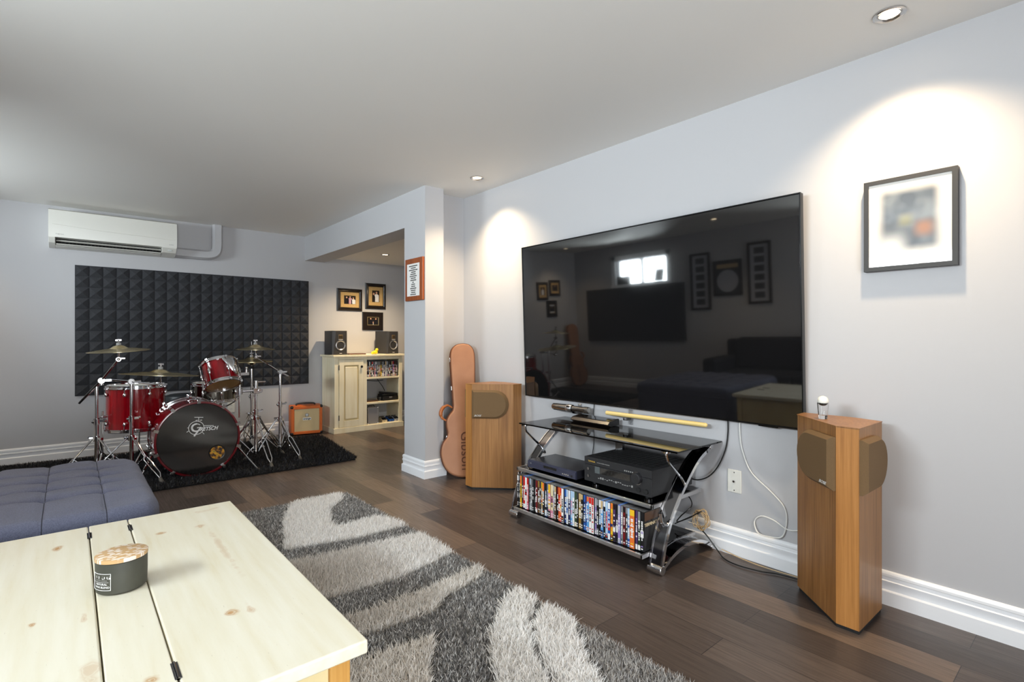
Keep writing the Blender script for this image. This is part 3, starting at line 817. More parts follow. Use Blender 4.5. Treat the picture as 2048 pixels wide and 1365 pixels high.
# ------------------------------------------------------------------ tower speakers
def tower_speaker(label, corner, mirror):
    """corner = outer end of the front strip (floor point); the cabinet runs from there towards the wall"""
    t = thing('tower_speaker', label, 'speaker', corner, group='oak tower speakers on both sides of the television')
    s = -1 if mirror else 1
    Hh = .763
    # plan view: strip A-B, right-angle side B-C, back C-D, oblique grille side D-A
    P = [(0, 0), (0, -.078 * s), (.262, -.082 * s), (.292, .02 * s), (.290, .216 * s), (.208, .216 * s)]
    A, B, Cc, Dd, E, F = P
    MB().prism(P[::s], .014, Hh).out('cabinet', M_oak, t, bevel=.0015)
    MB().prism([(x * .96 + .006, y * .96) for x, y in P][::s], .0, .014).out('plinth', M_blackm, t)
    MB().bb(-.0022, .002, min(A[1], B[1]) + .0015, max(A[1], B[1]) - .0015, .016, Hh - .002).out('front_strip', M_oak_lit, t)
    MB().prism([(x * 1.012 - .002, y * 1.012) for x, y in P][::s], Hh, Hh + .0035).out('top_panel', M_oak, t)
    def grille(p, q, length, name):
        d = Vector((q[0] - p[0], q[1] - p[1])).normalized(); n = Vector((d.y, -d.x))
        mid = Vector((.12, 0))
        if (Vector(p) + n * .1 - mid).length < (Vector(p) - n * .1 - mid).length: n = -n
        hh = .205; r = hh / 2
        out = [(0, 0), (0, hh)]; L = length
        pts = [(L - r * .98, hh)] + [(L - r * .98 + r * .98 * math.sin(a), r + r * math.cos(a)) for a in [PI * k / 14 for k in range(1, 14)]] + [(L - r * .98, 0)]
        out = [(0, 0), (0, hh)] + pts
        M4 = Matrix(((d.x, 0, n.x, p[0]), (d.y, 0, n.y, p[1]), (0, 1, 0, .518), (0, 0, 0, 1)))
        b = MB(); c = Vector((L * .48, r))
        ins = [tuple(c + (Vector(o_) - c) * .87) for o_ in out]
        m = len(out)
        v0 = [M4 @ Vector((x, y, .0005)) for x, y in out]; v1 = [M4 @ Vector((x, y, .010)) for x, y in out]; v2 = [M4 @ Vector((x, y, .026)) for x, y in ins]
        fs = [(i, (i + 1) % m, m + (i + 1) % m, m + i) for i in range(m)] + [(m + i, m + (i + 1) % m, 2 * m + (i + 1) % m, 2 * m + i) for i in range(m)] + [tuple(range(2 * m, 3 * m))]
        b._add(v0 + v1 + v2, fs)
        g = b.out('grille', M_grille, t, sharp=30)
        return M4, L, d, n
    M4, L, d, n = grille(A, F, .268, 'a')
    grille(B, Cc, .252, 'b')
    # maker's name plate on the oblique grille
    nx = .045
    pos = M4 @ Vector((nx, .022, .0268))
    u = d if ((-n.y) * d.x + n.x * d.y) > 0 else -d      # reading direction when seen from outside
    R = Matrix(((u.x, 0, n.x), (u.y, 0, n.y), (0, 1, 0)))
    text('name_plate', 'BOSE', .017, M_silverl, t, pos, R.to_euler(), .0008, .35, 1.25)
    return t
tower_speaker('oak tower speaker with brown grilles standing right of the television, glass on top', (2.222, .709, 0), False)
tower_speaker('oak tower speaker standing left of the television, in front of the guitar case', (2.232, 3.072, 0), True)
def golf_glass():
    t = thing('shot_glass', 'clear shot glass on top of the right tower speaker', 'glass', (2.375, .805, .7668))
    MB().lathe([(0, 0), (.0155, 0), (.0160, .002), (.0215, .066), (.0195, .066), (.0150, .016), (0, .014)], 36).out('tumbler', M_tumbler, t, sharp=50)
    o = MB().ball((0, 0, 0), .0205, 28).out('golf_ball', paint('golf_ball_white', lin(240, 238, 228), .4, .0), loc=(2.375, .805, .7668 + .074))
    n = N(o.data.materials[0]); v = n.new('ShaderNodeTexVoronoi'); v.inputs['Scale'].default_value = 260
    n.link(n.coords(), v.inputs['Vector']); n.bump(v.outputs['Distance'], .6, .002)
    tag(o, 'white golf ball resting in the mouth of the shot glass', 'golf ball')
golf_glass()

# ------------------------------------------------------------------ guitar cases
def guitar_case(label, loc, rotz, lean):
    t = thing('guitar_case', label, 'guitar case', loc, group='brown guitar cases', rot=(rad(-lean), 0, rotz))
    Lh = [(0, 1.06), (-.05, 1.052), (-.085, 1.025), (-.103, .98), (-.106, .90), (-.100, .75), (-.094, .62), (-.092, .555), (-.100, .52), (-.125, .49), (-.147, .45), (-.150, .40), (-.142, .35),
          (-.150, .315), (-.180, .275), (-.198, .22), (-.197, .16), (-.175, .09), (-.13, .035), (-.06, .006), (0, 0)]
    L2 = [Vector((x, z, 0)) for x, z in Lh]; L2 = catmull(L2, 3)
    R2 = [Vector((-p.x * (.86 if p.y > .6 else .62 + .24 * max(0, (p.y - .35) / .25)), p.y, 0)) for p in reversed(L2[1:-1])]
    poly = [(p.x, p.y) for p in L2 + R2]
    Mxz = Matrix(((1, 0, 0, 0), (0, 0, -1, 0), (0, 1, 0, 0), (0, 0, 0, 1)))
    MB().prism(poly, -.092, 0, M=Mxz).out('body', M_case, t, bevel=.014, seg=3)
    b = MB()
    for d in (.004, -.030):
        pts = [(x * 1.0 - (.0015 if x < 0 else -.0015), -d + .018, z) for x, z in poly]
        b.tube(pts + [pts[0]], .0035, 6)
    b.out('edge_binding', M_casee, t)
    MB().tube([(-.098, .045, .545), (-.135, .045, .565), (-.175, .045, .545), (-.192, .045, .505), (-.182, .045, .468), (-.150, .045, .445)], [.007, .010, .014, .014, .010, .007], 10, smooth=5).out('handle', M_leather, t)
    for x, z in ((-.107, .93), (-.101, .70), (-.150, .31)): MB().box((.012, .03, .035), (x, .03, z)).out('latch', M_steel, t, bevel=.002)
    text('logo', 'Gibson', .105, M_casee, t, (-.012, -.0012, .205), (rad(90), rad(90), 0), .001)
    return t
guitar_case('tan guitar case leaning in the corner behind the left tower speaker', (2.372, 3.322, .012), rad(-24), 9.5)
guitar_case('brown guitar case leaning in the back left corner of the room', (-1.48, 5.98, .012), rad(12), 8)

# ------------------------------------------------------------------ pictures and plaque
def print_mat():
    m = mat('soft_focus_print', lin(226, 222, 214), .35, Coat_Weight=.8, Coat_Roughness=.03); n = N(m)
    tc = n.new('ShaderNodeTexCoord'); sp = n.new('ShaderNodeSeparateXYZ'); n.link(tc.outputs['Object'], sp.inputs[0])
    def band(sock, c, half, soft):
        a = n.math('ABSOLUTE', n.math('SUBTRACT', sock, c))
        mr = n.new('ShaderNodeMapRange'); mr.interpolation_type = 'SMOOTHSTEP'
        mr.inputs[1].default_value = half - soft; mr.inputs[2].default_value = half + soft; mr.inputs[3].default_value = 1; mr.inputs[4].default_value = 0
        n.link(a, mr.inputs[0]); return mr.outputs[0]
    f = n.math('MULTIPLY', band(sp.outputs['X'], 0.0, .094, .024), band(sp.outputs['Z'], 0.012, .122, .026))
    dark = n.ramp(n.noise(n.coords((1, 1, 1)), 14, 1), [(.35, lin(46, 50, 58)), (.65, lin(92, 97, 101))])
    c = n.mix(f, lin(206, 202, 196), dark)
    for x, z, r, k in ((.050, -.03, .026, lin(140, 90, 50)), (-.01, .01, .020, lin(112, 108, 72)), (-.062, -.100, .042, lin(206, 206, 204))):  # the pale lower-left blob is a window reflection painted into the print
        g = n.math('MULTIPLY', band(sp.outputs['X'], x, r, r * .9), band(sp.outputs['Z'], z, r, r * .9))
        c = n.mix(g, c, k)
    n.color(c); return m
def framed_print():
    t = thing('framed_print', 'black-framed white-matted print hanging on the wall right of the television', 'picture', (WX, .556, 1.566), rad(-90))
    w, h = .305, .375
    MB().ring(w, h, [(0, 0), (0, .030), (.017, .030), (.017, .018), (.017, 0)]).out('frame', mat('black_brushed_frame', lin(38, 37, 37), .5), t)
    MB().bb(-w / 2 + .017, w / 2 - .017, -.025, -.012, -h / 2 + .017, h / 2 - .017).out('print', print_mat(), t)
framed_print()
M_darkwood = noisy('espresso_frame', lin(34, 26, 22), lin(26, 20, 18), 30, .3, (1, 1, 1))
M_beadgold = mat('antique_gold_bead', lin(120, 100, 70), .4, .5)
M_tanmat = noisy('tan_mat_board', lin(196, 164, 110), lin(186, 154, 100), 60, .85)
M_flesh = mat('photo_flesh', lin(206, 160, 132), .3); M_photobg = mat('photo_dark', lin(40, 32, 26), .3)
M_pw = mat('photo_white', lin(226, 226, 228), .3); M_pd = mat('photo_black', lin(24, 24, 30), .3); M_pp = mat('photo_pink', lin(196, 156, 170), .3)
def people_photo(w, h, figs, parent):
    b = MB().bb(-w / 2, w / 2, -.0135, -.012, -h / 2, h / 2, 0)
    for x, top, bw, mi in figs:
        hr = h * .105
        b.disc((x * w, -.0140, top * h - hr), hr * .8, (0, -1, 0), 14, 1, hr)
        sh = top * h - hr * 2.1; bo = -h / 2 + .002
        x0 = x * w; q = bw * w / 2
        b._add([(x0 - q * .45, -.0138, sh), (x0 - q, -.0138, sh - hr * .9), (x0 - q, -.0138, bo), (x0 + q, -.0138, bo), (x0 + q, -.0138, sh - hr * .9), (x0 + q * .45, -.0138, sh)], [(0, 1, 2, 3, 4, 5)], mi)
    b.out('photograph', [M_photobg, M_flesh, M_pw, M_pd, M_pp], parent, recalc=False)
def photo_frame(label, x, z, w, h, style, pw, ph, figs, y=BY, rotz=0):
    t = thing('photo_frame', label, 'picture', (x, y, z), rotz, 'dark framed photographs on the back wall')
    if style == 'gold':
        MB().ring(w, h, [(0, 0), (0, .012), (.004, .016), (.062, .018), (.064, .012), (.064, 0)]).out('frame', M_darkwood, t)
        MB().ring(w - .122, h - .122, [(0, .010), (.002, .020), (.007, .021), (.011, .014), (.011, .010)]).out('bead', mat('brass_liner', lin(168, 150, 112), .3, .7), t)
        MB().bb(-w / 2 + .05, w / 2 - .05, -.012, -.008, -h / 2 + .05, h / 2 - .05).out('mat_board', PAL['white'], t)
    else:
        MB().ring(w, h, [(0, 0), (0, .010), (.006, .018), (.014, .016), (.020, .022), (.030, .024), (.036, .016), (.040, .018), (.046, .012), (.046, 0)]).out('frame', M_darkwood, t)
        MB().ring(w - .080, h - .080, [(0, .012), (.001, .0185), (.004, .0185), (.006, .012)]).out('bead', M_beadgold, t)
        MB().bb(-w / 2 + .04, w / 2 - .04, -.0125, -.008, -h / 2 + .04, h / 2 - .04).out('mat_board', M_tanmat, t)
    people_photo(pw, ph, figs, t)
photo_frame('dark landscape photo frame with tan mat, leftmost of the three over the cabinet', 2.667, 1.580, .328, .278, 'tan', .150, .105, [(-.28, .38, .38, 3), (.02, .44, .34, 4), (.30, .30, .36, 2)])
photo_frame('dark portrait photo frame with tan mat, highest of the three over the cabinet', 3.014, 1.642, .286, .330, 'tan', .100, .150, [(-.28, .30, .35, 0), (.10, .40, .62, 2)])
photo_frame('plain dark photo frame with gold liner, lowest of the three over the cabinet', 2.975, 1.320, .286, .232, 'gold', .150, .098, [(-.20, .42, .40, 3), (.26, .40, .42, 3), (.02, -.05, .10, 2)])
photo_frame('dark photo frame left of the foam tiles, nearest the corner', -1.27, 1.69, .27, .27, 'tan', .13, .10, [(0, .4, .5, 3)])
photo_frame('dark upright photo frame left of the foam tiles, upper right of three', -.98, 1.64, .26, .30, 'tan', .10, .13, [(0, .4, .5, 2)])
photo_frame('dark photo frame left of the foam tiles, lowest of three', -1.18, 1.34, .25, .28, 'gold', .11, .09, [(0, .4, .5, 3)])
def plaque():
    t = thing('wooden_plaque', 'red-brown wooden plaque with a white lettered sheet on the pillar', 'plaque', (2.12, 3.685, 1.572), rad(-90))
    w, h = .275, .340
    MB().bb(-w / 2, w / 2, -.020, 0, -h / 2, h / 2).out('board', M_plaque, t, bevel=.004)
    MB().bb(-.103, .093, -.0212, -.0200, -.133, .127).out('sheet', PAL['white'], t)
    b = MB(); rng = random.Random(8)
    ws = [.13, .07, .13, .06, .085, .105, .07, .085, .025, .055, .055, .09, .07, .06, .085]
    for i, q in enumerate(ws):     # the lettering is too small to read: short broken strokes
        z = .108 - i * .0163; x = -.005 - q / 2
        while x < -.005 + q / 2:
            s = rng.uniform(.004, .010); b.bb(x, x + s, -.0218, -.0211, z - .0042, z + .0042); x += s + .0022
    b.out('lettering', M_blackl, t)
plaque()

# ------------------------------------------------------------------ outlets and cables
def wall_plate(label, loc, rotz, kind):
    t = thing('wall_plate', label, 'wall plate', loc, rotz)
    MB().bb(-.036, .036, -.006, 0, -.058, .058).out('plate', M_white, t, bevel=.003)
    if kind == 'coax':
        MB().cyl((0, -.014, 0), (0, -.005, 0), .006, seg=6).out('connector', M_chrome, t)
        for z in (-.045, .045): MB().cyl((0, -.0072, z), (0, -.005, z), .003, seg=10).out('screw', M_steel, t)
    else:
        for z in (-.02, .02):
            q = MB().cyl((0, -.0078, z), (0, -.005, z), .016, seg=20).out('socket', M_white, t)
            MB().bb(-.007, -.005, -.0082, -.007, z - .004, z + .006).bb(.005, .007, -.0082, -.007, z - .004, z + .006).out('slot', M_blackm, q)
wall_plate('white cable jack plate low on the wall between TV stand and right tower speaker', (WX, 1.281, .372), rad(-90), 'coax')
wall_plate('white power outlet on the back wall behind the drum kit', (1.335, BY, .352), 0, 'power')
def cable(name, label, pts, r, m, n=8):
    return tag(MB().tube(pts, r, 7, smooth=n).out(name, m), label, 'cable')
M_wc = mat('white_cable', lin(228, 228, 224), .4); M_bc = mat('black_cable', lin(20, 20, 20), .4); M_tc = mat('tan_cable', lin(200, 172, 130), .4)
cable('black_cable', 'black cable looping from the television down behind the TV stand', [(2.568, 1.312, .70), (2.572, 1.313, .62), (2.570, 1.325, .53), (2.565, 1.36, .44), (2.56, 1.41, .375), (2.55, 1.47, .345), (2.54, 1.53, .35)], .0035, M_bc)
xw = 2.571
cable('white_cable', 'thin white cable hanging and looping down the wall to the right tower speaker', [(xw, 1.252, .70), (xw, 1.25, .62), (xw, 1.239, .542), (xw, 1.194, .438), (xw, 1.098, .361), (xw, 1.04, .305), (xw, 1.026, .245), (xw - .004, 1.042, .165), (xw - .02, 1.086, .150), (xw - .02, 1.150, .152), (xw, 1.177, .196), (xw, 1.145, .231), (xw, 1.086, .227), (xw, 1.018, .199), (xw, .95, .215), (xw - .02, .90, .22)], .003, M_wc)
cable('black_floor_cord', 'black power cord lying on the floor between TV stand and right tower speaker', [(2.53, 1.46, .11), (2.525, 1.40, .07), (2.515, 1.335, .015), (2.47, 1.275, .006), (2.452, 1.20, .006), (2.470, 1.10, .006), (2.50, 1.04, .006), (2.515, .95, .006), (2.49, .90, .006)], .0035, M_bc)
cable('beige_floor_cord', 'thin beige cord running along the foot of the baseboard', [(2.54, 1.33, .02), (2.545, 1.25, .006), (2.53, 1.15, .005), (2.53, 1.05, .005), (2.54, .95, .005), (2.53, .91, .005)], .0022, M_tc)
cable('thin_black_cord', 'thin black cord dropping from the television behind the disc player', [(2.571, 2.20, .70), (2.569, 2.21, .6), (2.566, 2.20, .48), (2.566, 2.215, .36), (2.54, 2.22, .312)], .0025, M_bc)
def coil():
    pts = []
    for i in range(70):
        a = i * .62; r = .045 + .010 * math.sin(i * 1.7)
        pts.append((2.515 + .018 * math.sin(i * .9), 1.43 + r * .8 * math.cos(a), .150 + r * math.sin(a)))
    tag(MB().tube(pts, .0022, 6, smooth=3).out('coiled_cord', M_tc), 'coil of tan cord on the bottom shelf behind the right frame of the TV stand', 'cable')
    pts = [(2.46, 1.55, .11), (2.48, 1.46, .17), (2.50, 1.42, .20), (2.52, 1.47, .16), (2.47, 1.54, .12), (2.44, 1.50, .17), (2.47, 1.46, .22), (2.53, 1.50, .24), (2.56, 1.56, .26)]
    tag(MB().tube(pts, .003, 6, smooth=8).out('tangled_cord', M_bc), 'tangled black cord on the bottom shelf of the TV stand', 'cable')
coil()

# ------------------------------------------------------------------ cream cabinet in the nook with its things
def cabinet():
    t = thing('cream_cabinet', 'cream distressed cabinet with one panelled door and open shelves in the nook', 'cabinet', (2.315, 5.86, 0))
    Wd, D, Ht = .865, .385, .905; pt = lambda n_, b, **k: b.out(n_, M_cream, t, bevel=.002, **k)
    pt('side_panel', MB().bb(0, .02, .02, D, .06, Ht - .022)); pt('side_panel', MB().bb(Wd - .02, Wd, .02, D, .06, Ht - .022))
    pt('divider', MB().bb(.365, .385, .02, D, .06, Ht - .022))
    pt('top', MB().bb(-.022, Wd + .022, -.022, D + .01, Ht - .022, Ht))
    pt('plinth', MB().bb(-.012, Wd + .012, -.012, D, 0, .060))
    b = MB()
    b.bb(0, .050, 0, .02, .06, Ht - .022).bb(.352, .394, 0, .02, .06, Ht - .022).bb(Wd - .045, Wd, 0, .02, .06, Ht - .022)
    b.bb(.05, .352, 0, .02, .852, Ht - .022).bb(.394, Wd - .045, 0, .02, .843, Ht - .022)
    pt('face_frame', b)
    for z in (.632, .327, .062): pt('shelf', MB().bb(.385, Wd - .02, .004, D, z - .022, z) if z > .1 else MB().bb(.02, Wd - .02, .004, D, z - .006, z + .002))
    d = MB(); x0, x1, z0, z1 = .053, .349, .066, .849
    d.bb(x0, x0 + .058, -.006, .014, z0, z1).bb(x1 - .058, x1, -.006, .014, z0, z1).bb(x0 + .058, x1 - .058, -.006, .014, z1 - .065, z1).bb(x0 + .058, x1 - .058, -.006, .014, z0, z0 + .075)
    door = pt('door', d)
    MB().bb(x0 + .055, x1 - .055, .004, .010, z0 + .07, z1 - .06).out('panel_groove', M_creamd, door)
    MB().box((x1 - x0 - .150, .014, z1 - z0 - .175), ((x0 + x1) / 2, .0015, (z0 + z1) / 2 + .005)).out('raised_panel', M_cream, door, bevel=.006)
    MB().cyl((x1 - .028, -.022, .764), (x1 - .028, -.006, .764), .016, .008, 20).out('knob', M_black, door, bevel=.003)
    for z in (.76, .178): MB().cyl((x0 - .002, -.004, z - .03), (x0 - .002, -.004, z + .03), .005, seg=10).out('hinge', M_blackm, door)
cabinet()
CX, CY = 2.315, 5.86
def nook_discs():
    cols = ['darkred', 'black', 'cream', 'black', 'white', 'charcoal', 'pink', 'navy', 'grey', 'gold', 'tan', 'yellow', 'charcoal', 'grey', 'purple', 'white', 'silver', 'charcoal', 'white', 'black', 'black', 'lilac', 'darkred', 'brown', 'charcoal']
    x = CX + .394; rng = random.Random(21)
    for i, c in enumerate(cols):
        w = .0168 + rng.uniform(-.002, .002)
        disc_case(x + w / 2, CY + .012 + rng.uniform(0, .006), .6335, w - .0006, c, [rng.choice(['white', 'red', 'tan', 'grey', 'black']), rng.choice(['orange', 'pink', 'skyblue', 'black'])], 300 + i,
                  'DVD case with %s spine, %s from left on the cream cabinet top shelf' % (c, ordinal(i + 1)), 'DVD cases in the cream cabinet', facing='y', hgt=.185)
        x += w
nook_discs()
def monitor(label, loc, rotz):
    t = thing('studio_monitor', label, 'speaker', loc, rotz, 'black studio monitors on the cabinet')
    w, h, d = .178, .283, .25
    M_s = mat('monitor_black', lin(40, 40, 43), .5)
    MB().bb(-w / 2, w / 2, .012, d, 0, h).out('housing', M_s, t, bevel=.003)
    b = MB()   # baffle with chamfered left and right edges, narrower at the top
    F = [(-w / 2, .014, 0), (w / 2, .014, 0), (w / 2, .014, h), (-w / 2, .014, h)]
    G = [(-w / 2 + .012, 0, .004), (w / 2 - .006, 0, .004), (w / 2 - .018, 0, h - .004), (-w / 2 + .040, 0, h - .004)]
    b._add(F + G, [(0, 1, 5, 4), (1, 2, 6, 5), (2, 3, 7, 6), (3, 0, 4, 7), (4, 5, 6, 7)])
    b.out('baffle', mat('monitor_baffle', lin(50, 49, 50), .4), t, sharp=10)
    RX = Matrix.Rotation(rad(90), 4, 'X')
    MB().lathe([(.058, 0), (.060, .004), (.052, .006), (.047, .002), (.030, -.012), (.016, -.016)], 40, M=Matrix.Translation((.008, 0, .112)) @ RX).out('woofer', mat('woofer_silver', (.5, .5, .52), .3, .9), t)
    MB().ball((0, 0, 0), .017, 20, sc=(1, 1, .5), M=Matrix.Translation((.008, .014, .112)) @ RX).out('dust_cap', M_black, t)
    MB().bb(-.018, .034, -.004, .002, .186, .236).out('tweeter', M_beadgold, t, bevel=.003)
    b = MB()
    for i in range(6): b.bb(-.012 + i * .0075, -.0095 + i * .0075, -.006, 0, .192, .230)
    b.out('tweeter_fins', M_black, t)
    MB().bb(-.018, .034, -.005, 0, .178, .183).out('badge', M_silverl, t)
    MB().bb(-.006, .022, -.003, 0, .016, .020).out('power_light', M_whitel, t)
monitor('black studio monitor at the left end of the cream cabinet top', (2.408, 5.93, .905), 0)
monitor('black studio monitor at the right end of the cream cabinet top', (3.098, 5.95, .905), rad(9))
tag(MB().bb(-.105, .105, -.06, .06, 0, .014).out('flat_brown_box', mat('dark_brown_leather', lin(88, 54, 40), .5), loc=(2.612, 5.96, .905), bevel=.003), 'flat dark brown case lying on the cabinet top beside the left monitor', 'box')
def duck():
    t = thing('yellow_duck', 'small yellow toy duck on the cabinet top beside the right monitor', 'toy', (2.845, 5.92, .905), rad(20))
    M_y = mat('yellow_rubber', lin(232, 208, 30), .35)
    MB().ball((0, 0, .024), .03, 18, sc=(1.2, .8, .78)).ball((-.045, 0, .0185), .018, 14).ball((.025, 0, .055), .019, 16).out('body', M_y, t)
    MB().ball((.045, 0, .052), .008, 10, sc=(1.2, 1, .5)).out('beak', PAL['orange'], t)
duck()
def nook_shelf_things():
    t = thing('gadget_box', 'black clamshell gadget box on the cabinet middle shelf', 'box', (3.045, 5.99, .327))
    MB().bb(-.105, .105, -.08, .08, 0, .055).out('base', M_black, t, bevel=.006)
    MB().box((.185, .15, .030), (.006, 0, .082), (0, rad(6), 0)).out('lid', M_black, t, bevel=.005)
    MB().bb(-.02, .02, -.084, -.08, .03, .05).out('clasp', M_steel, t)
    MB().bb(-.1, -.06, .02, .07, .055, .075).out('hinge_block', M_blackm, t)
    o = MB().lathe([(0, 0), (.014, 0), (.017, .05), (.0155, .05), (.0125, .004), (0, .004)], 24).out('small_glass', M_tumbler, loc=(2.915, 5.93, .327))
    tag(o, 'small clear glass in front of the black box on the middle shelf', 'glass')
    tag(MB().bb(-.085, .085, -.06, .06, 0, .018).out('dark_tray', PAL['brown'], loc=(2.80, 5.97, .327), bevel=.004), 'flat dark brown wallet on the left of the cabinet middle shelf', 'box')
    t = thing('aluminium_case', 'small silver aluminium flight case on the cabinet bottom shelf', 'case', (2.800, 5.935, .064))
    MB().bb(-.068, .068, -.05, .05, .003, .198).out('shell', mat('ribbed_alu_panel', lin(168, 168, 172), .4, .5), t)
    b = MB()
    for sx in (-1, 1):
        for sy in (-1, 1): b.box((.008, .008, .2), (sx * .067, sy * .049, .1))
        for sz in (.004, .198): b.box((.008, .1, .008), (sx * .067, 0, sz))
    for sy in (-1, 1):
        for sz in (.004, .198): b.box((.136, .008, .008), (0, sy * .049, sz))
    b.out('edge_rail', M_alu, t)
    b = MB()
    for sx in (-1, 1):
        for sy in (-1, 1):
            for sz in (.008, .194): b.ball((sx * .066, sy * .048, sz), .012, 10)
    b.out('corner', M_steel, t)
    MB().tube([(-.035, 0, .200), (-.03, 0, .222), (.03, 0, .222), (.035, 0, .200)], .005, 8).out('handle', M_black, t)
    for x, c, lab in ((2.965, 'cream', 'cream'), (3.055, 'blue', 'blue'), (3.128, 'silver', 'silver')):
        t = thing('effects_pedal', '%s guitar effects pedal on the cabinet bottom shelf' % lab, 'guitar pedal', (x, 5.96, .064), 0, 'guitar pedals in the cream cabinet')
        w = .066
        MB().prism([(-.055, 0), (.06, 0), (.06, .052), (-.01, .045), (-.055, .026)], -w / 2, w / 2, M=Matrix(((0, 0, 1, 0), (1, 0, 0, 0), (0, 1, 0, 0), (0, 0, 0, 1)))).out('housing', PAL[c], t, bevel=.002)
        for q in (-.02, 0, .02): MB().cyl((q, .035, .048), (q, .035, .064), .007, seg=14).out('knob', M_black, t)
        MB().box((.052, .05, .004), (0, -.025, .040), (rad(22), 0, 0)).out('foot_plate', M_blackm, t)
        MB().cyl((0, -.0565, .012), (0, -.054, .012), .005, seg=10).out('jack', M_black, t)
    cable('cabinet_cord', 'black cord hanging across the cabinet middle opening', [(2.72, 6.20, .60), (2.83, 6.22, .575), (2.95, 6.22, .555), (3.02, 6.22, .55), (3.09, 6.2, .56)], .004, M_bc)
    cable('cabinet_cord', 'black cord dropping to the black box on the middle shelf', [(3.0, 6.22, .605), (3.03, 6.21, .55), (3.07, 6.18, .48), (3.07, 6.12, .43)], .004, M_bc)
nook_shelf_things()

# ------------------------------------------------------------------ orange amp
def amp():
    t = thing('guitar_amplifier', 'orange guitar amplifier with beige cloth front beside the cream cabinet', 'amplifier', (2.055, 6.005, .012), rad(-10))
    w, d, h = .335, .205, .318
    b = MB(); e = .034
    b.bb(-w / 2, w / 2, .012, d, 0, h)
    body = b.out('cabinet', M_orange, t, bevel=.008, seg=3)
    MB().ring(w, h, [(0, -.012), (0, -.002), (.004, .006), (.030, .006), (.034, 0), (.034, -.012)]).out('front_surround', M_orange, t, loc=(0, .010, h / 2))
    MB().bb(-w / 2 + .034, w / 2 - .034, .008, .012, .034, h - .034).out('grille_cloth', M_cloth, t)
    MB().tube([(-.10, .11, h - .004), (-.09, .11, h + .016), (0, .11, h + .022), (.09, .11, h + .016), (.10, .11, h - .004)], .010, 8, smooth=4).out('handle', M_black, t)
    for sx in (-1, 1):
        for z in (.012, h - .012):
            MB().ball((sx * (w / 2 - .012), .018, z), .020, 12).out('corner_guard', M_black, t)
    # crest and lettered badge
    MB().disc((0, .0072, .215), .020, (0, -1, 0), 24, 0, .020).out('crest', M_whitel, t)
    MB().lathe([(.0165, 0), (.020, 0), (.020, .001), (.0165, .001)], 24, M=Matrix.Translation((0, .0072, .215)) @ Matrix.Rotation(rad(90), 4, 'X'), closed=True).tube([(-.012, .0064, .205), (-.006, .0064, .222), (0, .0064, .208), (.006, .0064, .222), (.012, .0064, .205)], .0022, 5).out('crest_lines', M_blackl, t)
    MB().bb(-.044, .044, .0066, .0082, .158, .186).out('badge', M_whitel, t)
    text('lettering', 'orange', .030, M_blackl, t, (0, .0062, .174), FACE_Y, .0003, 0, .95, bold=.0008)
amp()

# ------------------------------------------------------------------ drum kit
RX90 = Matrix.Rotation(rad(90), 4, 'X')
def drum(name, label, R, Hd, shell_m, nl, loc, rot=(0, 0, 0), top_m=None, bot_m=None, group=None, lug_len=.045, start=0.2):
    t = thing(name, label, 'drum', loc, rot=rot, group=group)
    MB().lathe([(R, 0), (R, Hd), (R - .006, Hd), (R - .006, 0)], 56, closed=True).out('shell', shell_m, t)
    MB().lathe([(0, Hd + .003), (R - .002, Hd + .003), (R - .002, Hd - .002)], 56).out('batter_head', top_m or M_headw, t)
    MB().lathe([(0, -.003), (R - .002, -.003), (R - .002, .002)], 56).out('resonant_head', bot_m or M_headw, t)
    for z, s in ((Hd, 1), (0, -1)):
        MB().lathe([(R + .001, z - s * .014), (R + .012, z - s * .014), (R + .012, z - s * .008), (R + .005, z - s * .004), (R + .005, z + s * .010), (R + .009, z + s * .013), (R + .002, z + s * .014), (R + .001, z)], 56, closed=True).out('hoop', M_chrome, t)
    for k in range(nl):
        a = start + 2 * PI * k / nl; c, s_ = math.cos(a), math.sin(a); q = R + .012
        b = MB()
        if Hd > .2:
            for z, s in ((Hd - lug_len - .012, 1), (lug_len + .012, -1)):
                b.ball((c * q, s_ * q, z), .013, 10, sc=(1, 1, 1.3)).cyl((c * (q + .003), s_ * (q + .003), z), (c * (q + .003), s_ * (q + .003), z + s * (lug_len + .004)), .0032, seg=8)
                b.box((.016, .016, .012), (c * (q + .002), s_ * (q + .002), z + s * (lug_len + .004)), (0, 0, a))
        else:
            b.ball((c * q, s_ * q, Hd / 2), .012, 10, sc=(1, 1, 2.6)).cyl((c * (q + .003), s_ * (q + .003), -.008), (c * (q + .003), s_ * (q + .003), Hd + .008), .0032, seg=8)
            for z in (-.004, Hd + .004): b.box((.016, .016, .012), (c * (q + .002), s_ * (q + .002), z), (0, 0, a))
        b.out('lug', M_chrome, t)
    return t

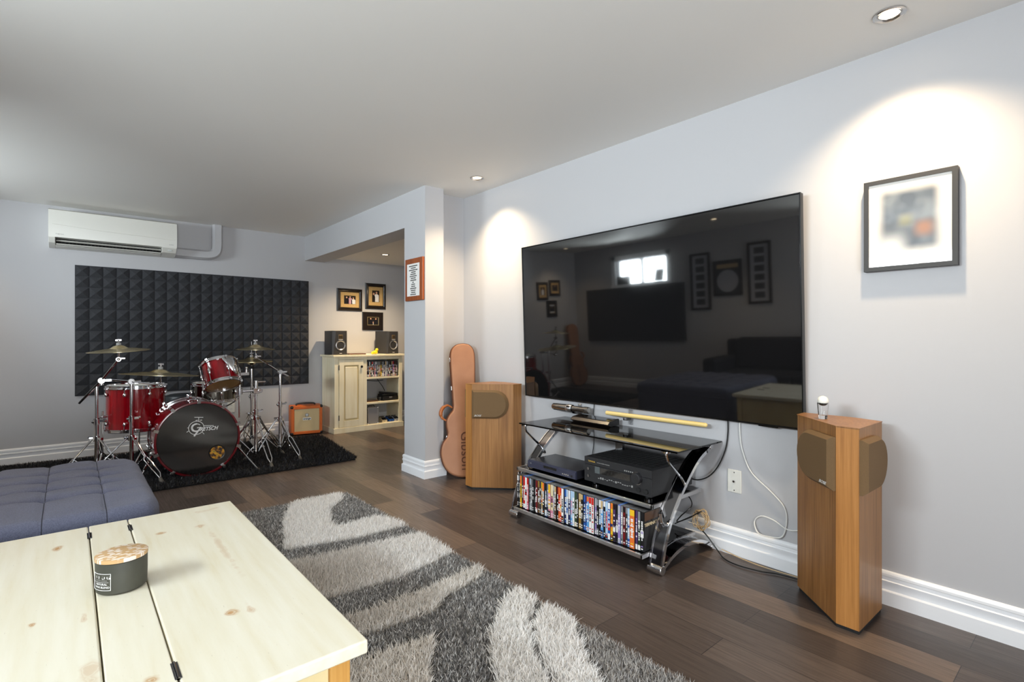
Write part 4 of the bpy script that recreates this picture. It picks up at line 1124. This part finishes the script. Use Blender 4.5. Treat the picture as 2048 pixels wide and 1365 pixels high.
def bass_drum():
    R, D = .278, .46
    t = thing('bass_drum', 'large red bass drum with glossy black front head lying on the black rug', 'drum', (.775, 4.72, .308))
    ax = Matrix.Rotation(rad(-90), 4, 'X')      # local z -> +Y (towards the back)
    MB().lathe([(R, 0), (R, D), (R - .007, D), (R - .007, 0)], 72, M=ax, closed=True).out('shell', M_red, t)
    MB().lathe([(0, -.006), (R - .002, -.006), (R + .001, .004)], 72, M=ax).out('front_head', M_head, t)
    MB().lathe([(0, D + .006), (R - .002, D + .006), (R + .001, D - .004)], 72, M=ax).out('batter_head', M_headw, t)
    for z, s in ((0, -1), (D, 1)):
        h = MB().lathe([(R + .003, z - s * .026), (R + .014, z - s * .026), (R + .016, z - s * .020), (R + .016, z + s * .016), (R + .012, z + s * .018), (R + .002, z + s * .018), (R + .001, z + s * .006)], 72, M=ax, closed=True).out('hoop', M_redhoop if s < 0 else M_chrome, t)
    for k in range(10):
        a = rad(18) + k * rad(36); c, s_ = math.cos(a), math.sin(a)
        b = MB()
        for y0, s in ((0, -1), (D, 1)):
            b.box((.022, .016, .032), (c * (R + .017), y0 + s * .016, s_ * (R + .017)), (0, -a + PI / 2, 0))
            b.cyl((c * (R + .026), y0 + s * .012, s_ * (R + .026)), (c * (R + .026), y0 - s * .10, s_ * (R + .026)), .0035, seg=8)
            b.ball((c * (R + .020), y0 - s * .11, s_ * (R + .020)), .015, 10, sc=(1, 1.5, 1))
        b.out('claw_hook', M_chrome, t)
    # spurs
    for s in (-1, 1):
        p0 = Vector((s * (R + .01), .12, -.10)); p1 = Vector((s * .41, -.10 if s > 0 else -.05, -.290))
        q = MB().tube([p0, p1], .0075, 10).ball(p0, .024, 12).out('spur', M_chrome, t)
        MB().ball(p1, .013, 12).out('rubber_tip', M_rubber, q)
    # sound hole with its rim and the coloured sticker lining seen inside
    hx, hz, hr = .128, -.125, .052
    MB().lathe([(hr, 0), (hr + .007, .002), (hr + .009, 0)], 40, M=Matrix.Translation((hx, -.007, hz)) @ RX90).out('port_ring', M_black, t)
    m = mat('port_lining', lin(30, 24, 18), .5); n = N(m); f = n.noise(n.coords((1, 1, 1)), 38, 3)
    n.color(n.ramp(f, [(.40, lin(22, 18, 14)), (.50, lin(150, 96, 20)), (.58, lin(226, 168, 30)), (.66, lin(70, 110, 50)), (.74, lin(190, 200, 190))]))
    MB().disc((hx, -.0068, hz), hr, (0, -1, 0), 40).out('port_lining', m, t)
    # maker's emblem: drum outline, big G, block letters, cymbal
    E = Vector((.018, -.0068, .088))
    def P(x, z): return (E.x + x, E.y - .0008, E.z + z)
    b = MB(); ar = .052
    b.tube([P(ar * math.cos(a) - .035, ar * math.sin(a)) for a in [2 * PI * k / 40 for k in range(41)]], .0024, 6)
    b.tube([P(-.019, .052), P(-.019, .082)], .0022, 6); b.tube([P(-.048, .084), P(.012, .078)], .0026, 6)
    b.tube([P(-.040, .058), P(-.026, .060)], .003, 6); b.tube([P(-.010, .058), P(.004, .058)], .003, 6)
    for x, z, x2, z2 in ((-.086, -.018, -.10, -.027), (.004, -.036, .018, -.055), (-.088, .006, -.096, .006)): b.tube([P(x, z), P(x2, z2)], .0022, 6)
    b.tube([P(.018, .012), P(.085, .005)], .0026, 6)
    b.out('emblem', M_whitel, t)
    gp = [P(-.034 + .031 * math.cos(a), .002 + .029 * math.sin(a)) for a in [rad(40 + 10 * k) for k in range(29)]]
    MB().tube(gp, [.0035, .0065, .0075, .0075, .0065, .005], 8).tube([P(-.006, .000), P(-.026, -.030), P(-.050, -.064)], [.0045, .006, .0065], 8).tube([P(-.030, .0), P(-.002, .001)], .004, 6).out('emblem_initial', M_whitel, t)
    text('emblem_lettering', 'RETSCH', .041, M_whitel, t, P(.050, -.016), FACE_Y, .0006, .35, .84, bold=.0008)
bass_drum()

def floor_tom():
    x, y = .420, 5.29
    t = drum('floor_tom', 'tall red floor tom standing left of the bass drum', .200, .345, M_red, 8, (x, y, .362), start=rad(-115))
    for k, a in enumerate((rad(-165), rad(-45), rad(80))):
        c, s = math.cos(a), math.sin(a); r = .228
        l = MB().cyl((c * r, s * r, .16), (c * r, s * r, -.19), .0065, seg=10).tube([(c * r, s * r, -.18), (c * (r + .006), s * (r + .006), -.26), (c * (r + .03), s * (r + .03), -.335)], .0065, 8, smooth=4).out('leg', M_chrome, t)
        MB().ball((c * (r + .03), s * (r + .03), -.338), .012, 12).out('rubber_foot', M_rubber, l)
        MB().box((.036, .04, .05), (c * (r - .012), s * (r - .012), .10), (0, 0, a)).cyl((c * (r + .005), s * (r + .005), .115), (c * (r + .04), s * (r + .04), .115), .009, seg=12).out('leg_bracket', M_chrome, t, bevel=.004)
floor_tom()
def rack_tom():
    t = drum('rack_tom', 'small red rack tom tilted above the bass drum', .127, .195, M_red, 6, (.980, 4.880, .713), (rad(-26), rad(-6), 0), bot_m=M_skin_head, start=rad(-75), lug_len=.038)
    # chrome suspension plate curving round the right front
    R = .144; vs = []; fs = []; N_ = 18
    for i in range(N_ + 1):
        a = rad(-88) + rad(85) * i / N_; u = i / N_
        lo = .165 - .13 * math.sin(PI * u) ** 1.1
        for z in (lo, .186): vs.append((R * math.cos(a), R * math.sin(a), z))
    fs = [(2 * i, 2 * i + 2, 2 * i + 3, 2 * i + 1) for i in range(N_)]
    o = MB()._add(vs, fs).out('suspension_mount', M_chrome, t)
    o.modifiers.new('thick', 'SOLIDIFY').thickness = .003
rack_tom()
drum('snare_drum', 'dark chrome snare drum behind the red rack tom', .176, .150, M_nickel, 8, (1.015, 5.40, .535), start=.1)
def cymbal(label, R, loc, rot, prof_h=.05, bell=.06):
    t = thing('cymbal', label, 'cymbal', loc, rot=rot, group='bronze cymbals of the drum kit')
    h = prof_h
    pr = [(.006, h), (bell * .35, h - .001), (bell * .7, h - .008), (bell, h - .020), (bell * 1.25, h - .0245), (R * .5, h * .36), (R * .8, h * .13), (R, 0)]
    MB().lathe(pr + [(r, z - .0014) for r, z in reversed(pr)], 72, closed=True).out('plate', M_brass, t, sharp=50)
    MB().cyl((0, 0, h), (0, 0, h + .018), .016, .014, 16).out('felt', M_greyl, t)
    MB().cyl((0, 0, h + .018), (0, 0, h + .040), .006, seg=10).box((.035, .006, .012), (0, 0, h + .036)).out('wing_nut', M_chrome, t)
    MB().cyl((0, 0, h - .03), (0, 0, h - .002), .013, .011, 16).out('sleeve', M_blackm, t)
    return t
def foot_leg(b_parent, ang, hub_z, reach, z_floor):
    c, s = math.cos(ang), math.sin(ang); px, py = -s, c
    def Q(r, o, z): return (c * r + px * o, s * r + py * o, z)
    top = hub_z - .012
    b = MB()
    for o in (-.014, .014):
        b.tube([Q(.030, o * .8, top), Q(reach * .45, o * .35, top * .60), Q(reach * .52, o * 1.5, top * .52), Q(reach * .88, o * 1.2, .075), Q(reach * .96, o * .2, .038)], .0048, 7)
    b.tube([Q(.022, 0, .085), Q(reach * .46, 0, top * .58)], .0055, 7)
    b.ball(Q(reach * .47, 0, top * .58), .011, 8)
    l = b.out('leg', M_chrome, b_parent)
    MB().tube([Q(reach * .94, 0, .042), Q(reach * 1.02, 0, .004)], [.010, .016], 10).out('rubber_foot', M_rubber, l)
def stand(name, label, x, y, hub, reach, angs, pole_top, group='chrome cymbal stands', z0=.016):
    t = thing(name, label, 'stand', (x, y, z0), 0, group)
    pt = pole_top - z0
    MB().cyl((0, 0, .075), (0, 0, pt * .62), .0135, seg=18).cyl((0, 0, .07), (0, 0, .10), .021, seg=16).out('lower_tube', M_chrome, t)
    MB().cyl((0, 0, pt * .62), (0, 0, pt), .0105, seg=16).out('upper_tube', M_chrome, t)
    b = MB().cyl((0, 0, pt * .60), (0, 0, pt * .66), .019, seg=16).box((.05, .012, .016), (.022, 0, pt * .635)).box((.012, .03, .012), (.050, 0, pt * .645)).ball((-.02, 0, pt * .63), .012, 8)
    b.out('height_clamp', M_chrome, t)
    b = MB().cyl((0, 0, hub - .03), (0, 0, hub + .008), .022, seg=16)
    for a in angs: b.box((.03, .02, .018), (math.cos(a) * .03, math.sin(a) * .03, hub - .012), (0, 0, a))
    b.box((.04, .01, .014), (-.03, .01, hub)).out('tripod_collar', M_chrome, t)
    for a in angs: foot_leg(t, a, hub, reach, 0)
    return t
def boom(t, base, tip, cw, tilt_to):
    """base: clamp point, tip: cymbal tilter, cw: rear end, all relative to the stand"""
    base, tip, cw, tilt_to = map(Vector, (base, tip, cw, tilt_to))
    MB().tube([tip, base], .0070, 10).tube([base, cw], .0085, 10).out('boom_arm', M_chrome, t)
    d = (tip - cw).normalized()
    MB().ball(base, .024, 12, sc=(1, .8, 1)).cyl(base - Vector((0, 0, .035)), base, .013, seg=12).box((.05, .010, .014), base + Vector((.035, 0, 0))).cyl(base - Vector((.0, .022, 0)), base + Vector((0, .022, 0)), .02, seg=16).out('boom_clamp', M_chrome, t)
    MB().ball(tip, .018, 12).cyl(tip + Vector((0, -.014, 0)), tip + Vector((0, .014, 0)), .016, seg=14).tube([tip, (tip + tilt_to) / 2 + Vector((0, 0, 0)), tilt_to], .0055, 8).box((.03, .008, .010), tip + Vector((.024, 0, .006))).out('tilter', M_chrome, t)
    return d
# left boom stand with the crash
sx, sy = .156, 5.03
t = stand('cymbal_stand', 'chrome boom stand at the far left holding the crash cymbal', sx, sy, .335, .30, (rad(-165), rad(-45), rad(75)), .735)
boom(t, (.027, -.04, .765), (.117, -.272, .930), (-.100, .110, .590), (.122, -.278, 1.005))
cymbal('crash cymbal highest at the far left of the drum kit', .190, (.277, 4.752, 1.008), (rad(2), rad(-3.5), 0), .042, .052)
# second boom stand with the ride
sx, sy = .362, 4.93
t = stand('cymbal_stand', 'chrome boom stand between floor tom and bass drum holding the wide ride cymbal', sx, sy, .33, .325, (rad(-60), rad(175), rad(60)), .755)
boom(t, (0, 0, .752), (.145, -.385, .742), (-.142, .20, .762), (.140, -.408, .830))
cymbal('wide ride cymbal low over the floor tom and bass drum', .243, (.500, 4.522, .836), (rad(-1), rad(4), 0), .040, .060)
# right boom stand
sx, sy = 1.468, 5.00
t = stand('cymbal_stand', 'chrome boom stand at the far right near the orange amplifier', sx, sy, .355, .29, (rad(-72), rad(55), rad(175)), .775)
boom(t, (0, 0, .775), (-.157, .175, .912), (.058, -.058, .735), (-.160, .188, 1.0))
cymbal('small crash cymbal on the right boom stand, above the hi-hat', .166, (1.307, 5.190, .998), (rad(1), 0, 0), .046, .055)
# hi-hat
sx, sy = 1.40, 5.70
t = stand('hi_hat_stand', 'chrome hi-hat stand behind the tom stand', sx, sy, .33, .27, (rad(-140), rad(-30), rad(90)), .80, 'chrome hi-hat stand')
MB().cyl((0, 0, .78), (0, 0, 1.05), .0035, seg=8).out('pull_rod', M_chrome, t)
MB().cyl((0, 0, .775), (0, 0, .800), .022, .026, 16).out('seat_cup', M_blackm, t)
MB().box((.09, .26, .012), (0, -.18, .05), (rad(10), 0, 0)).out('foot_pedal', M_steel, t, bevel=.003)
hy = cymbal('bottom hi-hat cymbal facing upward beneath the top one', .195, (sx, sy, .862), (rad(180), 0, 0), .030, .05)
for ch in list(hy.children):
    if ch.name.split('.')[0] in ('felt', 'wing_nut'): bpy.data.objects.remove(ch)
cymbal('top hi-hat cymbal on the hi-hat stand', .195, (sx, sy, .866), (0, 0, 0), .046, .055)
# tom stand with arm and L-rod
sx, sy = 1.243, 4.92
t = stand('tom_stand', 'chrome tom stand right of the bass drum carrying the rack tom', sx, sy, .40, .315, (rad(-82), rad(30), rad(165)), .715, 'chrome tom stand')
MB().cyl((0, 0, .60), (0, 0, .715), .017, seg=16).box((.07, .012, .014), (.045, 0, .70)).box((.05, .05, .05), (0, 0, .625)).cyl((.03, -.03, .625), (.03, .03, .625), .02, seg=16).out('arm_clamp', M_chrome, t, bevel=.004)
MB().cyl((-.01, 0, .625), (-.15, .02, .625), .011, seg=14).out('side_arm', M_chrome, t)
MB().cyl((-.125, .016, .40), (-.125, .016, .79), .0095, seg=14).cyl((-.125, .016, .60), (-.125, .016, .65), .026, seg=18).out('vertical_rod', M_chrome, t)
MB().box((.13, .028, .026), (-.12, .006, .775)).cyl((-.165, .006, .78), (-.165, .006, .83), .012, .008, 12).cyl((-.075, .006, .78), (-.075, .006, .825), .012, .008, 12).ball((-.075, .006, .825), .013, 10).out('tom_bracket', M_steel, t, bevel=.003)
def snare_stand():
    t = stand('snare_stand', 'low chrome snare stand under the dark snare drum', 1.015, 5.40, .24, .24, (rad(-150), rad(-30), rad(90)), .44, 'chrome snare stand')
    for a in (rad(-120), rad(0), rad(120)):
        c, s = math.cos(a), math.sin(a)
        MB().tube([(0, 0, .43), (c * .10, s * .10, .455), (c * .185, s * .185, .505), (c * .196, s * .196, .545)], .006, 8, smooth=3).out('basket_arm', M_chrome, t)
snare_stand()
def throne():
    t = thing('drum_throne', 'black round drum stool behind the bass drum', 'stool', (.845, 5.87, .016))
    MB().lathe([(0, .455), (.14, .455), (.168, .47), (.172, .50), (.160, .535), (.12, .548), (0, .55)], 40).out('seat', mat('black_vinyl_seat', lin(42, 46, 50), .45), t)
    MB().cyl((0, 0, .07), (0, 0, .455), .016, seg=16).out('post', M_chrome, t)
    for a in (rad(-90), rad(30), rad(150)): foot_leg(t, a, .26, .24, 0)
throne()

# ------------------------------------------------------------------ ottoman, sofa
def rounded_rect(x0, x1, y0, y1, r, n=8):
    pts = []
    for cx, cy, a0 in ((x1 - r, y0 + r, -90), (x1 - r, y1 - r, 0), (x0 + r, y1 - r, 90), (x0 + r, y0 + r, 180)):
        pts += [(cx + r * math.cos(rad(a0 + 90 * k / n)), cy + r * math.sin(rad(a0 + 90 * k / n))) for k in range(n + 1)]
    return pts
def ottoman():
    X0, X1, Y0, Y1 = -.90, .285, 2.452, 3.570; zt = .452; R = .055
    t = thing('tufted_ottoman', 'slate blue tufted ottoman at the far end of the cream table', 'ottoman', ((X0 + X1) / 2, (Y0 + Y1) / 2, 0))
    cx, cy = (X0 + X1) / 2, (Y0 + Y1) / 2
    bx = [.106 - .1845 * k for k in range(7)]; by = [3.318 - .1745 * k for k in range(5)]
    by = [3.318, 3.143, 2.968, 2.793]
    nx, ny = 150, 130; hx, hy = (X1 - X0) / 2, (Y1 - Y0) / 2
    u = np.linspace(-1, 1, nx); v = np.linspace(-1, 1, ny)
    U, V = np.meshgrid(u, v, indexing='ij')
    # squash the sheet into a cushion: the outer part of the sheet wraps down the sides
    def wrap(s, half):
        edge = half - R; L = np.abs(s) * (edge + R * PI / 2 + .055); sg = np.sign(s)
        out = np.where(L < edge, L, np.where(L < edge + R * PI / 2, edge + R * np.sin((L - edge) / R), half))
        dz = np.where(L < edge, 0, np.where(L < edge + R * PI / 2, R * (1 - np.cos((L - edge) / R)), R + (L - edge - R * PI / 2)))
        return sg * out, dz
    Xp, dx = wrap(U, hx); Yp, dy = wrap(V, hy)
    drop = np.maximum(dx, dy) + .35 * np.minimum(dx, dy)
    drop = np.minimum(drop, R + .055)
    cr = .16   # round the plan corners
    ax_, ay_ = np.abs(Xp), np.abs(Yp); ex, ey = ax_ - (hx - cr), ay_ - (hy - cr)
    m = (ex > 0) & (ey > 0); k = np.maximum(1e-9, np.sqrt(ex ** 2 + ey ** 2)); mx = np.maximum(ex, ey)
    f = np.where(m, mx / k, 1.0) ; f = np.where(m, .35 + .65 * f, 1)
    Xp = np.where(m, np.sign(Xp) * (hx - cr + ex * f), Xp); Yp = np.where(m, np.sign(Yp) * (hy - cr + ey * f), Yp)
    wx, wy = Xp + cx, Yp + cy; Z = zt - drop
    dip = np.zeros_like(Z)
    for b0 in bx:
        line = np.exp(-((wx - b0) / .018) ** 2)
        dip += .004 * line + .006 * np.exp(-((wx - b0) / .006) ** 2)
        for b1 in by:
            d2 = ((wx - b0) / .060) ** 2 + ((wy - b1) / .028) ** 2
            dip += .026 * np.exp(-d2) + .022 * np.exp(-d2 * 6)
            # pulled pleat running sideways from each button
            dip += .009 * np.exp(-((wx - b0) / .10) ** 2 - ((wy - b1 + .006) / .012) ** 2)
    top = drop < R * .9
    rng = np.random.default_rng(4)
    dip += .004 * np.sin(wx * 23 + 2 * np.sin(wy * 9)) * np.sin(wy * 17 + 1.3)
    Z = Z - dip * np.clip(1 - drop / (R * 1.2), 0, 1) + .012 * np.clip(1 - (Xp / hx) ** 2, 0, 1) * np.clip(1 - (Yp / hy) ** 4, 0, 1)
    vs = [tuple(p) for p in np.stack([Xp, Yp, Z], -1).reshape(-1, 3)]
    fs = [(i * ny + j, (i + 1) * ny + j, (i + 1) * ny + j + 1, i * ny + j + 1) for i in range(nx - 1) for j in range(ny - 1)]
    c = MB()._add(vs, fs).out('cushion', M_tuft, t, sharp=80)
    # stitched seams running through the buttons
    bx = [q for q in bx if X0 + .08 < q < X1 - .08]
    b = MB()
    for b0 in bx:
        i0 = int(np.argmin(np.abs(wx[:, ny // 2] - b0))); keep = [j for j in range(ny) if drop[i0, j] < R * 1.4]
        b.tube([(Xp[i0, j], Yp[i0, j], Z[i0, j] + .0008) for j in keep[::2]], .0016, 5)
    b.out('seam', mat('seam_thread', lin(44, 46, 58), .9), t)
    for b0 in bx:
        for b1 in by:
            k_ = np.argmin((wx - b0) ** 2 + (wy - b1) ** 2); i0, j0 = np.unravel_index(k_, wx.shape)
            MB().ball((Xp[i0, j0], Yp[i0, j0], Z[i0, j0] + .001), .0085, 10, sc=(1, 1, .45)).out('button', M_tuft, t)
    rr = rounded_rect(-hx + .004, hx - .004, -hy + .004, hy - .004, .12)
    MB().prism(rr, .10, zt - .095).out('base', M_tuft, t, bevel=.006)
    pts = [(x * 1.004, y * 1.004, zt - .098) for x, y in rr]
    MB().tube(pts + [pts[0]], .006, 8).out('piping', M_tuft, t)
    for sx in (-1, 1):
        for sy in (-1, 1): MB().cyl((sx * (hx - .09), sy * (hy - .09), .0125), (sx * (hx - .09), sy * (hy - .09), .10), .018, .024, 14).out('leg', M_blackm, t)
ottoman()
def sofa():
    t = thing('navy_sofa', 'long navy fabric sofa along the left wall', 'sofa', (-1.36, 1.9, 0))
    y0, y1 = -1.5, 1.55
    MB().bb(-.42, .40, y0, y1, .08, .26).out('base', M_navy, t, bevel=.02)
    n = 3; w = (y1 - y0 - .4) / n
    for i in range(n):
        MB().bb(-.20, .42, y0 + .2 + i * w + .004, y0 + .2 + (i + 1) * w - .004, .262, .44).out('seat_cushion', M_navy, t, bevel=.045, seg=4)
        MB().box((.20, w - .012, .42), (-.20, y0 + .2 + (i + .5) * w, .62), (0, rad(-10), 0)).out('back_cushion', M_navy, t, bevel=.06, seg=4)
    MB().bb(-.43, -.27, y0, y1, .24, .80).out('backrest', M_navy, t, bevel=.04, seg=4)
    for a, b_ in ((y0, y0 + .19), (y1 - .19, y1)): MB().bb(-.42, .38, a, b_, .24, .60).out('armrest', M_navy, t, bevel=.05, seg=4)
    for sx in (-.36, .34):
        for sy in (y0 + .08, y1 - .08): MB().cyl((sx, sy, 0), (sx, sy, .085), .02, .026, 12).out('leg', M_blackm, t)
sofa()
o = tag(MB().bb(0, .07, -.11, .11, 0, .13).out('dark_storage_box', M_blackm, loc=(LX - .045, 5.22, 1.667), bevel=.004), 'dark box standing on the sill of the left wall window', 'box')
o = tag(MB().box((.012, .16, .19), (0, 0, .10), (0, rad(-14), 0)).out('dark_photo_stand', M_blackm, loc=(LX - .01, 4.56, 1.668), bevel=.002), 'dark standing photo frame leaning on the sill of the left wall window', 'picture')

# ------------------------------------------------------------------ things on the left wall (seen in the television's reflection)
tag(MB().bb(0, .045, -.93, .93, -.43, .43).out('wall_screen', M_foam, loc=(LX, 5.06, 1.19), bevel=.01), 'wide black acoustic panel on the left wall under the window', 'acoustic panel')
def tall_frame(label, y, z):
    t = thing('tall_photo_frame', label, 'picture', (LX, y, z), rad(90), 'tall frames on the left wall')
    w, h = .30, .80
    MB().ring(w, h, [(0, 0), (0, .024), (.03, .024), (.034, .012), (.034, 0)]).out('frame', M_darkwood, t)
    MB().bb(-w / 2 + .03, w / 2 - .03, -.012, -.006, -h / 2 + .03, h / 2 - .03).out('mat_board', PAL['silver'], t)
    for i in range(6): MB().bb(-.065, .065, -.0135, -.0118, .25 - i * .115, .33 - i * .115).out('photograph', PAL['charcoal'], t)
tall_frame('tall dark frame of six photos left of the framed record', 3.88, 1.60)
tall_frame('tall dark frame of six photos right of the framed record', 3.05, 1.65)
def record_frame():
    t = thing('framed_record', 'dark square frame holding a pale record on the left wall', 'picture', (LX, 3.48, 1.62), rad(90))
    MB().ring(.40, .48, [(0, 0), (0, .024), (.02, .024), (.024, .012), (.024, 0)]).out('frame', M_darkwood, t)
    MB().bb(-.18, .18, -.012, -.006, -.22, .22).out('mat_board', PAL['charcoal'], t)
    MB().disc((0, -.013, -.04), .15, (0, -1, 0), 48).out('record', PAL['silver'], t)
    MB().bb(-.15, .15, -.0135, -.012, .135, .19).out('caption_strip', PAL['tan'], t)
record_frame()

# ------------------------------------------------------------------ coffee table and candle
def table_mat():
    m = mat('cream_knotty_pine', lin(236, 230, 208), .38); n = N(m)
    g = n.noise(n.coords((14, 1.2, 14)), 2.2, 5)
    c = n.ramp(g, [(.34, lin(229, 224, 207)), (.62, lin(223, 216, 194)), (.86, lin(212, 198, 162))])
    tc = n.new('ShaderNodeTexCoord')
    wob = n.new('ShaderNodeTexNoise'); wob.inputs['Scale'].default_value = 26; n.link(tc.outputs['Object'], wob.inputs['Vector'])
    # knots: (x, y, radius along x, radius along y, strength)
    for x, y, rx, ry, k in ((.344, 2.062, .018, .024, .75), (.289, 1.369, .022, .022, .85), (-.028, 2.13, .012, .026, .9), (-.065, 1.60, .010, .016, 1.0), (.233, 2.077, .014, .016, .7), (.120, 1.194, .018, .018, .9), (.026, 1.561, .007, .03, .45), (.03, 1.30, .02, .06, .35), (.36, 1.80, .010, .22, .30), (.40, 2.24, .05, .02, .28), (.33, 1.36, .010, .035, .5)):
        mp = n.new('ShaderNodeMapping'); mp.vector_type = 'POINT'
        mp.inputs['Location'].default_value = (-x / rx, -y / ry, 0); mp.inputs['Scale'].default_value = (1 / rx, 1 / ry, 0.0)
        n.link(tc.outputs['Object'], mp.inputs['Vector'])
        ln = n.new('ShaderNodeVectorMath'); ln.operation = 'LENGTH'; n.link(mp.outputs['Vector'], ln.inputs[0])
        d = n.math('ADD', ln.outputs['Value'], n.math('MULTIPLY', n.math('SUBTRACT', wob.outputs['Fac'], .5), 2.2))
        f = n.ramp(d, [(.0, (k, k, k)), (.30, (k * .9, k * .9, k * .9)), (.42, (k * .35, k * .35, k * .35)), (.52, (k * .8, k * .8, k * .8)), (.75, (k * .3, k * .3, k * .3)), (1.0, (0, 0, 0))])
        c = n.mix(f, c, lin(176, 122, 44))
    # fine scuffs
    s = n.noise(n.coords((60, 9, 9)), 5, 3); sc = n.ramp(s, [(.70, (0, 0, 0)), (.76, (.45, .45, .45))])
    c = n.mix(sc, c, lin(170, 162, 142))
    n.color(c); n.bump(g, .04, .002)
    return m
def coffee_table():
    t = thing('coffee_table', 'cream painted trunk coffee table with hinged lids in the foreground', 'table', (0, 0, 0))
    Mt = table_mat(); z1, z0 = .450, .420; y0, y1 = 1.055, 2.316
    MB().bb(.160, .491, y0, y1, z0, z1).out('lid', Mt, t, bevel=.005, seg=3)
    MB().bb(-.283, .0485, y0, y1, z0, z1).out('lid', Mt, t, bevel=.005, seg=3)
    MB().bb(.0515, .157, y0, y1, z0, z1).out('centre_board', Mt, t, bevel=.003)
    M_pine = wood('bare_pine', lin(176, 120, 48), lin(196, 144, 72), lin(208, 160, 90))
    M_body = noisy('cream_body_paint', lin(222, 206, 160), lin(210, 190, 140), 3, .5, (2, 2, 1))
    bx0, bx1, by0, by1 = -.255, .463, 1.083, 2.288
    MB().bb(bx0 + .01, bx1 - .01, by0 + .01, by1 - .01, .05, z0 - .001).out('body', M_body, t)
    for x in (bx0, bx1 - .045):
        for y in (by0, by1 - .045): MB().bb(x, x + .045, y, y + .045, .013, z0 - .001).out('corner_post', M_pine if (x > 0 and y < 1.5) else M_body, t, bevel=.003)
    for x, y in ((.050, 2.202), (.050, 1.20), (.1585, 2.205), (.1585, 1.198)):
        MB().bb(x - .006, x + .006, y - .032, y + .032, z1 - .004, z1 + .0012).cyl((x, y - .032, z1 + .001), (x, y + .032, z1 + .001), .003, seg=10).out('hinge', M_dchrome, t)
coffee_table()
def candle():
    t = thing('candle_tin', 'dark green scented candle jar with wooden lid on the cream table', 'candle', (.1045, 1.698, .4512))
    R = .0545
    MB().lathe([(0, 0), (R - .004, 0), (R, .004), (R + .001, .040), (R + .0012, .078), (R - .004, .080), (0, .080)], 64).out('jar', noisy('olive_grey_jar', lin(54, 55, 48), lin(66, 66, 57), 9, .55), t)
    m = mat('floral_wood_lid', lin(200, 166, 122), .5); n = N(m)
    v = n.new('ShaderNodeTexVoronoi'); v.inputs['Scale'].default_value = 1.0; v.inputs['Randomness'].default_value = .9
    n.link(n.coords((60, 120, 1), (0, 0, rad(35))), v.inputs['Vector'])
    f = n.ramp(v.outputs['Distance'], [(.40, (1, 1, 1)), (.46, (0, 0, 0))])
    n.color(n.mix(f, lin(190, 154, 108), lin(226, 214, 202)))
    MB().lathe([(0, .080), (R + .0022, .080), (R + .0025, .0885), (R + .001, .0895), (0, .0895)], 64).out('lid', m, t)
    a0 = rad(-145)
    text('brand_lettering', '+ F O G', .0125, M_whitel, t, bend=(R + .0008, a0 + .08, .046), ext=.0002, bold=.0002)
    text('scent_lettering', 'SCENTED CANDLE', .0042, M_greyl, t, bend=(R + .0008, a0, .0385), ext=.0002)
    text('scent_lettering', 'NATURAL', .0066, M_whitel, t, bend=(R + .0008, a0 + .02, .029), ext=.0002, sx=1.15)
    text('scent_lettering', 'WAX BLEND', .0066, M_whitel, t, bend=(R + .0008, a0 + .04, .0215), ext=.0002, sx=1.15)
    b = MB()
    def arc(z): return [((R + .0014) * math.cos(a0 + u), (R + .0014) * math.sin(a0 + u), z) for u in [-.52 + 1.0 * k / 12 for k in range(13)]]
    for z in (.0145, .0555): b.tube(arc(z), .0006, 5)
    for u in (-.52, .48): b.tube([((R + .0014) * math.cos(a0 + u), (R + .0014) * math.sin(a0 + u), z) for z in (.0145, .0555)], .0006, 5)
    b.tube(arc(.0345)[1:-1], .0003, 4)
    b.out('label_border', M_whitel, t)
candle()
